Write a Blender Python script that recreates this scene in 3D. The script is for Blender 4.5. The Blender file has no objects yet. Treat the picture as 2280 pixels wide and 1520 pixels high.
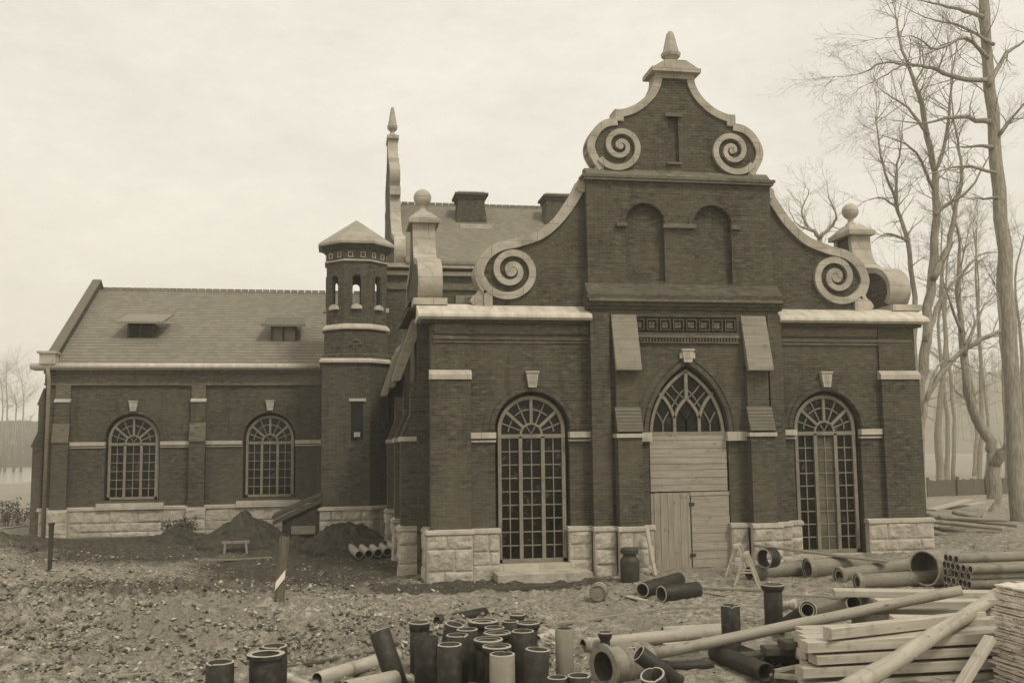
import bpy, bmesh, math, random
import numpy as np
from mathutils import Vector, Matrix
R = math.radians
PI = math.pi
random.seed(7)
RNG = np.random.default_rng(11)
S = bpy.context.scene
COL = S.collection

# ------------------------------------------------------------------ camera
F_PX, YAW, PITCH, ROLL = 2202.65, -.172, .1063, -.0117
CAM = np.array([-8.7308, -24.4114, 3.2])
def cam_axes():
    cy, sy, cp, sp, cr, sr = math.cos(YAW), math.sin(YAW), math.cos(PITCH), math.sin(PITCH), math.cos(ROLL), math.sin(ROLL)
    fw = np.array([-sy*cp, cy*cp, sp]); rt = np.array([cy, sy, 0.]); up = np.cross(rt, fw)
    return cr*rt+sr*up, -sr*rt+cr*up, fw
RT, UP, FW = cam_axes()
cd = bpy.data.cameras.new('camera'); cam = bpy.data.objects.new('camera', cd); COL.objects.link(cam)
m = Matrix.Identity(4)
for i in range(3):
    m[i][0], m[i][1], m[i][2], m[i][3] = RT[i], UP[i], -FW[i], CAM[i]
cam.matrix_world = m
cd.sensor_width = 36; cd.lens = 36*F_PX/2280; cd.clip_start = .1; cd.clip_end = 4000
S.camera = cam

# ------------------------------------------------------------------ light
SUN_EL, SUN_AZ = R(52), R(150)      # azimuth clockwise from +Y: behind the camera and to the right
S.view_settings.view_transform = 'Standard'; S.view_settings.look = 'None'
S.view_settings.exposure = 0.30; S.view_settings.gamma = 1
W = bpy.data.worlds.new('World'); S.world = W; W.use_nodes = True
nt = W.node_tree; nt.nodes.clear()
def N(t, k, **kw):
    n = t.nodes.new(k)
    for a, b in kw.items(): setattr(n, a, b)
    return n
sky = N(nt, 'ShaderNodeTexSky', sky_type='NISHITA', sun_disc=False, sun_elevation=SUN_EL, sun_rotation=SUN_AZ, dust_density=4.0, air_density=1.0)
bw = N(nt, 'ShaderNodeRGBToBW'); nt.links.new(sky.outputs[0], bw.inputs[0])
clamp = N(nt, 'ShaderNodeMath', operation='MINIMUM'); clamp.inputs[1].default_value = 11; nt.links.new(bw.outputs[0], clamp.inputs[0])
tc = N(nt, 'ShaderNodeTexCoord'); mp = N(nt, 'ShaderNodeMapping'); mp.inputs['Scale'].default_value = (1, 1, 2.2); mp.inputs['Location'].default_value = (2.3, .7, .4)
nt.links.new(tc.outputs['Generated'], mp.inputs[0])
ns = N(nt, 'ShaderNodeTexNoise'); ns.inputs['Scale'].default_value = 4.5; ns.inputs['Detail'].default_value = 9; ns.inputs['Roughness'].default_value = .62
nt.links.new(mp.outputs[0], ns.inputs['Vector'])
ns2 = N(nt, 'ShaderNodeTexNoise'); ns2.inputs['Scale'].default_value = 26; ns2.inputs['Detail'].default_value = 6; ns2.inputs['Roughness'].default_value = .7
mp2 = N(nt, 'ShaderNodeMapping'); mp2.inputs['Scale'].default_value = (1, 1, 2.6); nt.links.new(tc.outputs['Generated'], mp2.inputs[0]); nt.links.new(mp2.outputs[0], ns2.inputs['Vector'])
sm = N(nt, 'ShaderNodeMath', operation='MULTIPLY_ADD'); sm.inputs[1].default_value = .45; nt.links.new(ns2.outputs[0], sm.inputs[0]); nt.links.new(ns.outputs[0], sm.inputs[2])
mr = N(nt, 'ShaderNodeMapRange'); mr.inputs[1].default_value = .45; mr.inputs[2].default_value = 1.0; mr.inputs[3].default_value = 6.5; mr.inputs[4].default_value = 8.1
nt.links.new(sm.outputs[0], mr.inputs[0])
mx = N(nt, 'ShaderNodeMix', data_type='FLOAT'); mx.inputs[0].default_value = .93    # overcast veil over the clear sky
nt.links.new(clamp.outputs[0], mx.inputs[2]); nt.links.new(mr.outputs[0], mx.inputs[3])
tint = N(nt, 'ShaderNodeVectorMath', operation='SCALE'); tint.inputs[0].default_value = (1.035, .985, .875); nt.links.new(mx.outputs[0], tint.inputs['Scale'])
bg = N(nt, 'ShaderNodeBackground'); bg.inputs['Strength'].default_value = .1; nt.links.new(tint.outputs[0], bg.inputs[0])
wo = N(nt, 'ShaderNodeOutputWorld'); nt.links.new(bg.outputs[0], wo.inputs[0])
sl = bpy.data.lights.new('sun', 'SUN'); sl.energy = 1.5; sl.angle = R(11); sl.color = (1, .95, .84)
sun = bpy.data.objects.new('sun', sl); COL.objects.link(sun)
sd = Vector((math.sin(SUN_AZ)*math.cos(SUN_EL), math.cos(SUN_AZ)*math.cos(SUN_EL), math.sin(SUN_EL)))
sun.rotation_euler = (-sd).to_track_quat('-Z', 'Y').to_euler(); sun.location = (20, -40, 40)
S.cycles.max_bounces = 6; S.cycles.diffuse_bounces = 3; S.cycles.volume_bounces = 2

# ------------------------------------------------------------------ noise and terrain
def _h(ix, iy, s):
    n = (ix*374761393 + iy*668265263 + s*1442695041) & 0xffffffff
    n = ((n ^ (n >> 13))*1274126177) & 0xffffffff
    return ((n ^ (n >> 16)) & 0xffff)/65535.
def vnoise(x, y, s=0):
    x = np.asarray(x, float); y = np.asarray(y, float)
    ix = np.floor(x).astype(np.int64); iy = np.floor(y).astype(np.int64)
    fx = x-ix; fy = y-iy; fx = fx*fx*(3-2*fx); fy = fy*fy*(3-2*fy)
    a = _h(ix, iy, s); b = _h(ix+1, iy, s); c = _h(ix, iy+1, s); d = _h(ix+1, iy+1, s)
    return (a*(1-fx)+b*fx)*(1-fy)+(c*(1-fx)+d*fx)*fy
def fbm(x, y, s=0, o=4):
    v = 0; a = .5; t = 0
    for k in range(o):
        v = v+a*vnoise(np.asarray(x)*2**k, np.asarray(y)*2**k, s+k*17); t += a; a *= .55
    return v/t
def sst(a, b, x):
    t = np.clip((np.asarray(x, float)-a)/(b-a), 0, 1); return t*t*(3-2*t)
def bump(x, y, cx, cy, rx, ry, p=1.):
    return np.exp(-(((x-cx)/rx)**2+((y-cy)/ry)**2)**p)
def H0(x, y):           # smooth ground
    x = np.asarray(x, float); y = np.asarray(y, float)
    z = .12*sst(-4, 0, x)*sst(-6, -1, y)+.22*sst(1, 6, x)*sst(-7, -1, y)
    z = z+.55*bump(x, y, -15.5, -4.5, 4.5, 3.2)+.25*bump(x, y, -11.3, -5.5, 2.2, 2.0)+.8*bump(x, y, -20.3, 7.5, 3.2, 3.2)+.35*bump(x, y, -17.5, 1., 2.5, 2.)
    z = z+.18*sst(4, 10, y)*sst(-7, -9, x)
    z = z+.22*bump(x, y, 1.5, -12.5, 6, 2.0)
    z = z-.6*sst(50, 75, y)-.5*sst(-40, -80, x)
    return z
def H(x, y):
    return H0(x, y)+.05*(fbm(np.asarray(x)*1.1, np.asarray(y)*1.1, 5, 3)-.5)
def ray(px, py):
    return FW+RT*(px-1140)/F_PX-UP*(py-760)/F_PX
def at(px, py, Y):
    d = ray(px, py); t = (Y-CAM[1])/d[1]; return CAM+t*d
def atX(px, py, X):
    d = ray(px, py); t = (X-CAM[0])/d[0]; return CAM+t*d
def G(px, py):          # where the ray through a photo pixel meets the ground
    d = ray(px, py); z = 0.
    for _ in range(30):
        t = (z-CAM[2])/d[2]; p = CAM+t*d; z = float(H(p[0], p[1]))
    return np.array([p[0], p[1], z])
def pxm(p):             # photo pixels per metre at p
    return F_PX/float((np.asarray(p)-CAM)@FW)
def P2(p):
    d = np.asarray(p, float)-CAM; w = d@FW
    return 1140+F_PX*(d@RT)/w, 760-F_PX*(d@UP)/w

# ------------------------------------------------------------------ materials (all tones of a warm sepia)
def sep(g):
    return (g*1.09, g*.985, g*(.69+.14*min(1, g*2)), 1)
def new_mat(name):
    m = bpy.data.materials.new(name); m.use_nodes = True
    t = m.node_tree; b = t.nodes['Principled BSDF']; return m, t, b
def lk(t, a, b): t.links.new(a, b)
def mathn(t, op, a, b=None, c=None):
    n = N(t, 'ShaderNodeMath', operation=op)
    for i, v in enumerate((a, b, c)):
        if v is None: continue
        if isinstance(v, (int, float)): n.inputs[i].default_value = v
        else: lk(t, v, n.inputs[i])
    return n.outputs[0]
def noise(t, vec, scale, detail=4, rough=.55):
    n = N(t, 'ShaderNodeTexNoise'); n.inputs['Scale'].default_value = scale; n.inputs['Detail'].default_value = detail; n.inputs['Roughness'].default_value = rough
    if vec is not None: lk(t, vec, n.inputs['Vector'])
    return n.outputs[0]
def ramp(t, fac, stops):
    n = N(t, 'ShaderNodeValToRGB'); cr = n.color_ramp
    while len(cr.elements) < len(stops): cr.elements.new(.5)
    for e, (p, g) in zip(cr.elements, stops):
        e.position = p; e.color = sep(g) if isinstance(g, (int, float)) else g
    lk(t, fac, n.inputs[0]); return n.outputs[0]
def mixc(t, fac, a, b, mode='MIX'):
    n = N(t, 'ShaderNodeMix', data_type='RGBA', blend_type=mode)
    for i, v in ((0, fac), (6, a), (7, b)):
        if isinstance(v, (int, float)): n.inputs[i].default_value = v
        elif isinstance(v, tuple): n.inputs[i].default_value = v
        else: lk(t, v, n.inputs[i])
    return n.outputs[2]
def bumpn(t, b, h, strength=.3, dist=.02):
    n = N(t, 'ShaderNodeBump'); n.inputs['Strength'].default_value = strength; n.inputs['Distance'].default_value = dist
    lk(t, h, n.inputs['Height']); lk(t, n.outputs[0], b.inputs['Normal'])
def pos(t):
    return N(t, 'ShaderNodeNewGeometry').outputs['Position']
def objc(t):
    return N(t, 'ShaderNodeTexCoord').outputs['Object']
def mottled(name, lo, hi, scale=3., rough=.8, detail=6, bs=.25, bd=.02, wscale=None, coord='obj', bscale=None, spec=.3, stretch=None):
    m, t, b = new_mat(name)
    v = objc(t) if coord == 'obj' else pos(t)
    if stretch:
        mpn = N(t, 'ShaderNodeMapping'); mpn.inputs['Scale'].default_value = stretch; lk(t, v, mpn.inputs[0]); v = mpn.outputs[0]
    f = noise(t, v, scale, detail, .62)
    c = ramp(t, f, ((.28, lo), (.72, hi)))
    if wscale:
        f2 = noise(t, v, wscale, 3, .5)
        c = mixc(t, mathn(t, 'MULTIPLY', mathn(t, 'SUBTRACT', 1.0, f2), .5), c, sep(lo*.6))
    lk(t, c, b.inputs['Base Color']); b.inputs['Roughness'].default_value = rough; b.inputs['Specular IOR Level'].default_value = spec
    if bs: bumpn(t, b, noise(t, v, bscale or scale*4, 5, .6), bs, bd)
    return m
def brick_mat(name, lo, hi, mortar, polar=None, bw_=.21, bh=.072, msize=.0085):
    m, t, b = new_mat(name); p = pos(t)
    s = N(t, 'ShaderNodeSeparateXYZ'); lk(t, p, s.inputs[0])
    if polar:
        u = mathn(t, 'MULTIPLY', mathn(t, 'ARCTAN2', mathn(t, 'SUBTRACT', s.outputs[1], polar[1]), mathn(t, 'SUBTRACT', s.outputs[0], polar[0])), polar[2])
    else:
        u = mathn(t, 'ADD', s.outputs[0], s.outputs[1])
    cb = N(t, 'ShaderNodeCombineXYZ'); lk(t, u, cb.inputs[0]); lk(t, s.outputs[2], cb.inputs[1])
    br = N(t, 'ShaderNodeTexBrick'); lk(t, cb.outputs[0], br.inputs[0])
    br.inputs['Scale'].default_value = 1; br.inputs['Brick Width'].default_value = bw_; br.inputs['Row Height'].default_value = bh
    br.inputs['Mortar Size'].default_value = msize; br.inputs['Mortar Smooth'].default_value = .3
    br.inputs['Color1'].default_value = sep(lo); br.inputs['Color2'].default_value = sep(hi); br.inputs['Mortar'].default_value = sep(mortar)
    # courses that differ a little from each other, single bricks, broad weathering and rain streaks
    cv = N(t, 'ShaderNodeCombineXYZ'); lk(t, mathn(t, 'MULTIPLY', u, .35), cv.inputs[0]); lk(t, mathn(t, 'MULTIPLY', s.outputs[2], 9.), cv.inputs[1])
    crs = noise(t, cv.outputs[0], 1.6, 3, .6)
    c = mixc(t, ramp(t, crs, ((.35, (0, 0, 0, 1)), (.7, (.45, .45, .45, 1)))), br.outputs[0], sep(lo*.5))
    ce = N(t, 'ShaderNodeCombineXYZ'); lk(t, mathn(t, 'DIVIDE', u, bw_), ce.inputs[0]); lk(t, mathn(t, 'DIVIDE', s.outputs[2], bh), ce.inputs[1])
    one = noise(t, ce.outputs[0], .9, 1, .5)
    c = mixc(t, ramp(t, one, ((.58, (0, 0, 0, 1)), (.74, (.7, .7, .7, 1)))), c, sep(hi*1.7))
    c = mixc(t, ramp(t, one, ((.28, (.8, .8, .8, 1)), (.42, (0, 0, 0, 1)))), c, sep(lo*.4))
    big = noise(t, p, .45, 5, .6)
    c = mixc(t, ramp(t, big, ((.4, (0, 0, 0, 1)), (.7, (.55, .55, .55, 1)))), c, sep(hi*1.5))
    cs = N(t, 'ShaderNodeCombineXYZ'); lk(t, mathn(t, 'MULTIPLY', u, 3.2), cs.inputs[0]); lk(t, mathn(t, 'MULTIPLY', s.outputs[2], .35), cs.inputs[1])
    stv = noise(t, cs.outputs[0], 1.0, 5, .65)
    c = mixc(t, ramp(t, stv, ((.56, (0, 0, 0, 1)), (.72, (.5, .5, .5, 1)))), c, sep(lo*.45))
    fine = noise(t, p, 30, 2, .5)
    c = mixc(t, .35, c, mixc(t, 1.0, c, ramp(t, fine, ((.3, (.4, .4, .4, 1)), (.7, (1, 1, 1, 1)))), 'MULTIPLY'))
    lk(t, c, b.inputs['Base Color']); b.inputs['Roughness'].default_value = .9; b.inputs['Specular IOR Level'].default_value = .2
    hgt = mathn(t, 'ADD', mathn(t, 'SUBTRACT', 1.0, br.outputs['Fac']), mathn(t, 'MULTIPLY', fine, .4))
    bumpn(t, b, hgt, .6, .012)
    return m
def roof_mat(name, lo, hi, dark, row=.17):
    m, t, b = new_mat(name); p = pos(t)
    s = N(t, 'ShaderNodeSeparateXYZ'); lk(t, p, s.inputs[0])
    cb = N(t, 'ShaderNodeCombineXYZ'); lk(t, mathn(t, 'ADD', s.outputs[0], 0), cb.inputs[0]); lk(t, s.outputs[2], cb.inputs[1])
    br = N(t, 'ShaderNodeTexBrick'); lk(t, cb.outputs[0], br.inputs[0]); br.inputs['Scale'].default_value = 1
    br.inputs['Brick Width'].default_value = .24; br.inputs['Row Height'].default_value = row; br.inputs['Mortar Size'].default_value = 0.004; br.inputs['Mortar Smooth'].default_value = .6
    br.inputs['Color1'].default_value = sep(lo); br.inputs['Color2'].default_value = sep(hi); br.inputs['Mortar'].default_value = sep(lo*.8)
    c = mixc(t, mathn(t, 'MULTIPLY', noise(t, p, .8, 6, .65), .45), br.outputs[0], sep(lo*.6))
    c = mixc(t, mathn(t, 'MULTIPLY', noise(t, p, 7, 3, .6), .4), c, sep(hi*1.2))
    zz = mathn(t, 'ADD', mathn(t, 'DIVIDE', s.outputs[2], row), mathn(t, 'MULTIPLY', noise(t, p, 3, 2, .5), .25))
    fr = mathn(t, 'FRACT', zz)
    edge = N(t, 'ShaderNodeMapRange'); edge.inputs[1].default_value = .02; edge.inputs[2].default_value = .30; edge.inputs[3].default_value = 1; edge.inputs[4].default_value = 0; lk(t, fr, edge.inputs[0])
    c = mixc(t, mathn(t, 'MULTIPLY', edge.outputs[0], .75), c, sep(dark))       # the open joint under each course of tiles
    lk(t, c, b.inputs['Base Color']); b.inputs['Roughness'].default_value = .85; b.inputs['Specular IOR Level'].default_value = .25
    bumpn(t, b, mathn(t, 'SUBTRACT', 1.0, fr), .8, .03)
    return m
def wood_mat(name, lo, hi, axis=0, scale=1., rough=.85):
    m, t, b = new_mat(name); v = objc(t)
    mpn = N(t, 'ShaderNodeMapping'); sc = [14*scale]*3; sc[axis] = .7*scale; mpn.inputs['Scale'].default_value = sc; lk(t, v, mpn.inputs[0])
    f = noise(t, mpn.outputs[0], 1.6, 6, .6)
    oi = N(t, 'ShaderNodeObjectInfo').outputs['Random']
    c = ramp(t, f, ((.3, lo), (.7, hi)))
    c = mixc(t, mathn(t, 'MULTIPLY', oi, .35), c, sep(lo*.75))
    c = mixc(t, mathn(t, 'MULTIPLY', noise(t, v, 2.2, 4, .6), .45), c, sep(lo*.7))
    mk = N(t, 'ShaderNodeMapping'); sk = [5.]*3; sk[axis] = 1.6; mk.inputs['Scale'].default_value = sk; lk(t, v, mk.inputs[0])
    vk = N(t, 'ShaderNodeTexVoronoi'); vk.inputs['Scale'].default_value = 1.3; lk(t, mk.outputs[0], vk.inputs['Vector'])
    c = mixc(t, ramp(t, vk.outputs['Distance'], ((.06, (.8, .8, .8, 1)), (.13, (0, 0, 0, 1)))), c, sep(lo*.35))
    c = mixc(t, ramp(t, noise(t, v, 5, 6, .7), ((.55, (0, 0, 0, 1)), (.72, (.6, .6, .6, 1)))), c, sep(lo*.5))
    lk(t, c, b.inputs['Base Color']); b.inputs['Roughness'].default_value = rough; b.inputs['Specular IOR Level'].default_value = .2
    bumpn(t, b, f, .5, .01)
    return m
def ground_mat():
    m, t, b = new_mat('dirt'); p = pos(t)
    n1 = noise(t, p, .35, 6, .6); n2 = noise(t, p, 6.5, 10, .76); n3 = noise(t, p, 22, 4, .6)
    c = ramp(t, n2, ((.36, .12), (.5, .31), (.63, .56)))
    c = mixc(t, ramp(t, n1, ((.42, (0, 0, 0, 1)), (.62, (.8, .8, .8, 1)))), c, ramp(t, n3, ((.3, .16), (.7, .34))))
    # a strip of dark, freshly dug soil between the turret and the rubble
    s = N(t, 'ShaderNodeSeparateXYZ'); lk(t, p, s.inputs[0])
    def spot(cx, cy, rx, ry):
        a = mathn(t, 'DIVIDE', mathn(t, 'SUBTRACT', s.outputs[0], cx), rx); d = mathn(t, 'DIVIDE', mathn(t, 'SUBTRACT', s.outputs[1], cy), ry)
        q = mathn(t, 'ADD', mathn(t, 'MULTIPLY', a, a), mathn(t, 'MULTIPLY', d, d))
        q = mathn(t, 'ADD', q, mathn(t, 'MULTIPLY', mathn(t, 'SUBTRACT', n1, .5), 1.6))
        q = mathn(t, 'ADD', q, mathn(t, 'MULTIPLY', mathn(t, 'SUBTRACT', n2, .5), .8))
        mm = N(t, 'ShaderNodeMapRange'); mm.inputs[1].default_value = .6; mm.inputs[2].default_value = 1.3; mm.inputs[3].default_value = 1; mm.inputs[4].default_value = 0
        lk(t, q, mm.inputs[0]); return mm.outputs[0]
    dk = mathn(t, 'MAXIMUM', spot(-9.2, 4.5, 3.6, 6.0), spot(-14.5, 9.5, 5.5, 4.6))
    dk = mathn(t, 'MAXIMUM', dk, spot(-5.5, -1.3, 3.2, 1.2)); dk = mathn(t, 'MAXIMUM', dk, mathn(t, 'MULTIPLY', spot(-12.4, -1.6, 2.7, 3.4), .75))
    c = mixc(t, mathn(t, 'MULTIPLY', dk, .88), c, ramp(t, n2, ((.35, .03), (.7, .095))))
    lk(t, c, b.inputs['Base Color']); b.inputs['Roughness'].default_value = .95; b.inputs['Specular IOR Level'].default_value = .15
    bumpn(t, b, mathn(t, 'ADD', n2, mathn(t, 'MULTIPLY', n3, .5)), 1.0, .10)
    return m
TUR = (-8.2, 11.75)
BRICK = brick_mat('brick', .066, .100, .135, msize=.007)
BRICK_T = brick_mat('brick_turret', .065, .095, .14, polar=(TUR[0], TUR[1], 1.15))
BRICK_L = brick_mat('brick_frieze', .12, .16, .18)
ROOF = roof_mat('roof_tile', .16, .23, .05, .135)
LEDGE = roof_mat('ledge_tile', .085, .12, .04, .055)
ROOF_S = roof_mat('roof_slope_tile', .13, .17, .06, .09)
STONE = mottled('limestone', .38, .64, 2.2, .85, 7, .5, .03, wscale=.9, coord='pos', bscale=14)
STONE_R = mottled('rock_faced_stone', .28, .62, 3.2, .9, 8, .7, .05, wscale=1.2, coord='pos', bscale=11)
COPE = mottled('coping_stone', .31, .58, 2.6, .9, 9, .5, .02, wscale=.8, coord='pos', bscale=16)
def add_joints(m, bw_, bh, dark):
    t = m.node_tree; b = t.nodes['Principled BSDF']; src = b.inputs['Base Color'].links[0].from_socket
    s = N(t, 'ShaderNodeSeparateXYZ'); lk(t, pos(t), s.inputs[0]); cb = N(t, 'ShaderNodeCombineXYZ'); lk(t, mathn(t, 'ADD', s.outputs[0], s.outputs[1]), cb.inputs[0]); lk(t, s.outputs[2], cb.inputs[1])
    br = N(t, 'ShaderNodeTexBrick'); lk(t, cb.outputs[0], br.inputs[0]); br.inputs['Scale'].default_value = 1; br.inputs['Brick Width'].default_value = bw_; br.inputs['Row Height'].default_value = bh; br.inputs['Mortar Size'].default_value = .012
    br.inputs['Color1'].default_value = (1, 1, 1, 1); br.inputs['Color2'].default_value = (.78, .78, .78, 1); br.inputs['Mortar'].default_value = (.42, .42, .42, 1)
    lk(t, mixc(t, dark, src, br.outputs[0], 'MULTIPLY'), b.inputs['Base Color'])
add_joints(COPE, .8, .47, .6); add_joints(STONE, .9, .6, .6)
CAPS = mottled('metal_weathering', .36, .62, 1.6, .7, 8, .15, .02, coord='pos', stretch=(3, 1, 1))
FRAME = mottled('window_paint', .15, .25, 5, .7, 4, .1, .01, coord='pos')
CHARB = mottled('dark_iron', .03, .06, 6, .55, 4, .2, .01)
BOARD = wood_mat('pine_board_flat', .27, .46, 0)
BOARD_V = wood_mat('pine_board_upright', .25, .42, 2)
TIMBER = wood_mat('sawn_timber', .36, .60, 0)
TIMBER_G = wood_mat('weathered_timber', .20, .33, 0)
TIMBER_D = wood_mat('dark_timber', .06, .12, 0)
LOG = wood_mat('peeled_log', .30, .50, 0, .8)
BARK = mottled('bark', .18, .46, 5, .95, 9, .9, .05, coord='pos', stretch=(3, 3, .5))
BARK_F = mottled('far_bark', .2, .3, 4, .95, 5, .3, .03, coord='pos')
SOIL = mottled('dug_soil', .022, .075, 4, .95, 8, .8, .06, coord='pos', bscale=9)
GROUND = ground_mat()
def clay(name, lo, hi, rough):
    m, t, b = new_mat(name); v = objc(t); oi = N(t, 'ShaderNodeObjectInfo').outputs['Random']
    mpn = N(t, 'ShaderNodeMapping'); mpn.inputs['Scale'].default_value = (5, 5, .8); lk(t, v, mpn.inputs[0])
    off = N(t, 'ShaderNodeVectorMath', operation='ADD'); lk(t, mpn.outputs[0], off.inputs[0])
    cb = N(t, 'ShaderNodeCombineXYZ'); lk(t, mathn(t, 'MULTIPLY', oi, 40.), cb.inputs[0]); lk(t, cb.outputs[0], off.inputs[1])
    f = noise(t, off.outputs[0], 1.8, 7, .65)
    c = ramp(t, f, ((.3, lo), (.75, hi)))
    c = mixc(t, mathn(t, 'MULTIPLY', oi, .6), c, sep(lo*.6))
    d = noise(t, v, 7, 6, .75)
    dust = ramp(t, d, ((.5, (0, 0, 0, 1)), (.72, (.6, .6, .6, 1))))
    c = mixc(t, dust, c, sep(min(hi*2.0, .3)))
    d2 = noise(t, v, 3.3, 7, .7)
    c = mixc(t, ramp(t, d2, ((.52, (0, 0, 0, 1)), (.66, (.75, .75, .75, 1)))), c, sep(lo*.5))
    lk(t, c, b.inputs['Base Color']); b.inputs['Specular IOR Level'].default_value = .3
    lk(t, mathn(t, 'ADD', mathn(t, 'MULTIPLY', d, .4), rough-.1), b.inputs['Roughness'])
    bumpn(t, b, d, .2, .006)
    return m
GLAZE = clay('dark_glazed_clay', .016, .05, .45)
CLAYR = clay('bare_clay_rim', .32, .52, .8)
CLAYL = clay('pale_clay', .32, .52, .6)
CLAYM = clay('mid_clay', .19, .34, .55)
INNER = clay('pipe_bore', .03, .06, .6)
def glass_mat(name, base, rough=.1, spec=.18):
    m, t, b = new_mat(name); p = pos(t)
    v = N(t, 'ShaderNodeTexVoronoi'); v.inputs['Scale'].default_value = 3.6; lk(t, p, v.inputs['Vector'])
    f = noise(t, p, 1.3, 4, .6)
    c = ramp(t, f, ((.35, base*.35), (.7, base*1.3)))
    c = mixc(t, ramp(t, noise(t, p, 3.1, 6, .7), ((.58, (0, 0, 0, 1)), (.72, (.6, .6, .6, 1)))), c, sep(.16))     # pale smears: reflections on the panes, painted into the colour
    lk(t, c, b.inputs['Base Color']); b.inputs['Roughness'].default_value = rough; b.inputs['Specular IOR Level'].default_value = spec
    bumpn(t, b, v.outputs['Color'], .5, .05)
    return m
GLASS = glass_mat('window_glass', .012)
GLASS_PAINTED = glass_mat('painted_light_glass', .12, .35)  # paler glass: reflection and daylight in the pane painted as base colour

# ------------------------------------------------------------------ mesh builder
class MB:
    def __init__(s): s.v = []; s.f = []; s.mi = []; s.k = 0; s.sm = []; s.smooth = False
    def add(s, vs, fs, fn=None):
        o = len(s.v)
        s.v.extend([tuple(fn(*p)) if fn else tuple(p) for p in vs])
        for f in fs: s.f.append([i+o for i in f]); s.mi.append(s.k); s.sm.append(s.smooth)
    def box(s, x0, x1, y0, y1, z0, z1, fn=None):
        vs = [(x, y, z) for z in (z0, z1) for y in (y0, y1) for x in (x0, x1)]
        s.add(vs, [(0, 2, 3, 1), (4, 5, 7, 6), (0, 1, 5, 4), (2, 6, 7, 3), (0, 4, 6, 2), (1, 3, 7, 5)], fn)
    def prism(s, poly, a, b, fn):     # convex polygon (u,v) swept from w=a to w=b, fn maps (u,v,w)
        n = len(poly)
        s.add([(u, v, w) for w in (a, b) for u, v in poly], [tuple(range(n))[::-1], tuple(range(n, 2*n))]+[(i, (i+1) % n, n+(i+1) % n, n+i) for i in range(n)], fn)
    def plate(s, outer, holes, t, fn):
        v, f = plate(outer, holes, t); s.add(v, f, fn)
    def ribbon(s, pts, width, t, fn, closed=False):   # strip of the given width along 2-D points, thickness from 0 to t
        n = len(pts); ws = width if hasattr(width, '__len__') else [width]*n
        L = []
        for i in range(n):
            a = pts[max(i-1, 0)] if not closed else pts[i-1]; b = pts[min(i+1, n-1)] if not closed else pts[(i+1) % n]
            dx, dy = b[0]-a[0], b[1]-a[1]; l = math.hypot(dx, dy) or 1; nx, ny = -dy/l, dx/l; h = ws[i]/2
            L.append(((pts[i][0]+nx*h, pts[i][1]+ny*h), (pts[i][0]-nx*h, pts[i][1]-ny*h)))
        vs = []
        for a, b in L: vs += [(a[0], a[1], 0), (b[0], b[1], 0), (b[0], b[1], t), (a[0], a[1], t)]
        fs = []
        for i in range(n if closed else n-1):
            j = (i+1) % n
            for k in range(4): fs.append((4*i+k, 4*i+(k+1) % 4, 4*j+(k+1) % 4, 4*j+k))
        if not closed: fs += [(3, 2, 1, 0), tuple(4*(n-1)+k for k in range(4))]
        s.add(vs, fs, fn)
    def tube(s, pts, rad, n=8, caps=True):
        pts = [Vector(p) for p in pts]; m = len(pts); rad = rad if hasattr(rad, '__len__') else [rad]*m
        ref = None; vs = []
        for i in range(m):
            d = (pts[min(i+1, m-1)]-pts[max(i-1, 0)])
            if d.length < 1e-9: d = Vector((0, 0, 1))
            d.normalize()
            if ref is None: ref = d.orthogonal().normalized()
            u = (ref-d*ref.dot(d))
            u = u.normalized() if u.length > 1e-6 else d.orthogonal().normalized()
            ref = u; w = d.cross(u)
            for k in range(n):
                a = 2*PI*k/n; vs.append(tuple(pts[i]+(u*math.cos(a)+w*math.sin(a))*rad[i]))
        fs = [(i*n+k, i*n+(k+1) % n, (i+1)*n+(k+1) % n, (i+1)*n+k) for i in range(m-1) for k in range(n)]
        if caps: fs += [tuple(range(n))[::-1], tuple((m-1)*n+k for k in range(n))]
        s.add(vs, fs)
    def lathe(s, prof, n=28, fn=None, mats=None, square=False):
        vs = []; m = len(prof)
        for r, z in prof:
            for k in range(n):
                a = 2*PI*(k+.5)/n; vs.append((r*math.cos(a), r*math.sin(a), z))
        o = s.k
        base = len(s.v); s.v.extend([tuple(fn(*p)) if fn else p for p in vs])
        for i in range(m-1):
            for k in range(n):
                s.f.append([base+i*n+k, base+i*n+(k+1) % n, base+(i+1)*n+(k+1) % n, base+(i+1)*n+k]); s.mi.append(mats[i] if mats else o); s.sm.append(s.smooth)
    def build(s, name, mats, parent=None, loc=None, smooth_angle=None):
        me = bpy.data.meshes.new(name); me.from_pydata(s.v, [], s.f)
        if not isinstance(mats, (list, tuple)): mats = [mats]
        for q in mats: me.materials.append(q)
        me.polygons.foreach_set('material_index', s.mi); me.polygons.foreach_set('use_smooth', s.sm)
        bm = bmesh.new(); bm.from_mesh(me); bmesh.ops.recalc_face_normals(bm, faces=bm.faces[:]); bm.to_mesh(me); bm.free()
        o = bpy.data.objects.new(name, me); COL.objects.link(o)
        if parent: o.parent = parent
        if loc is not None: o.location = loc
        return o
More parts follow.
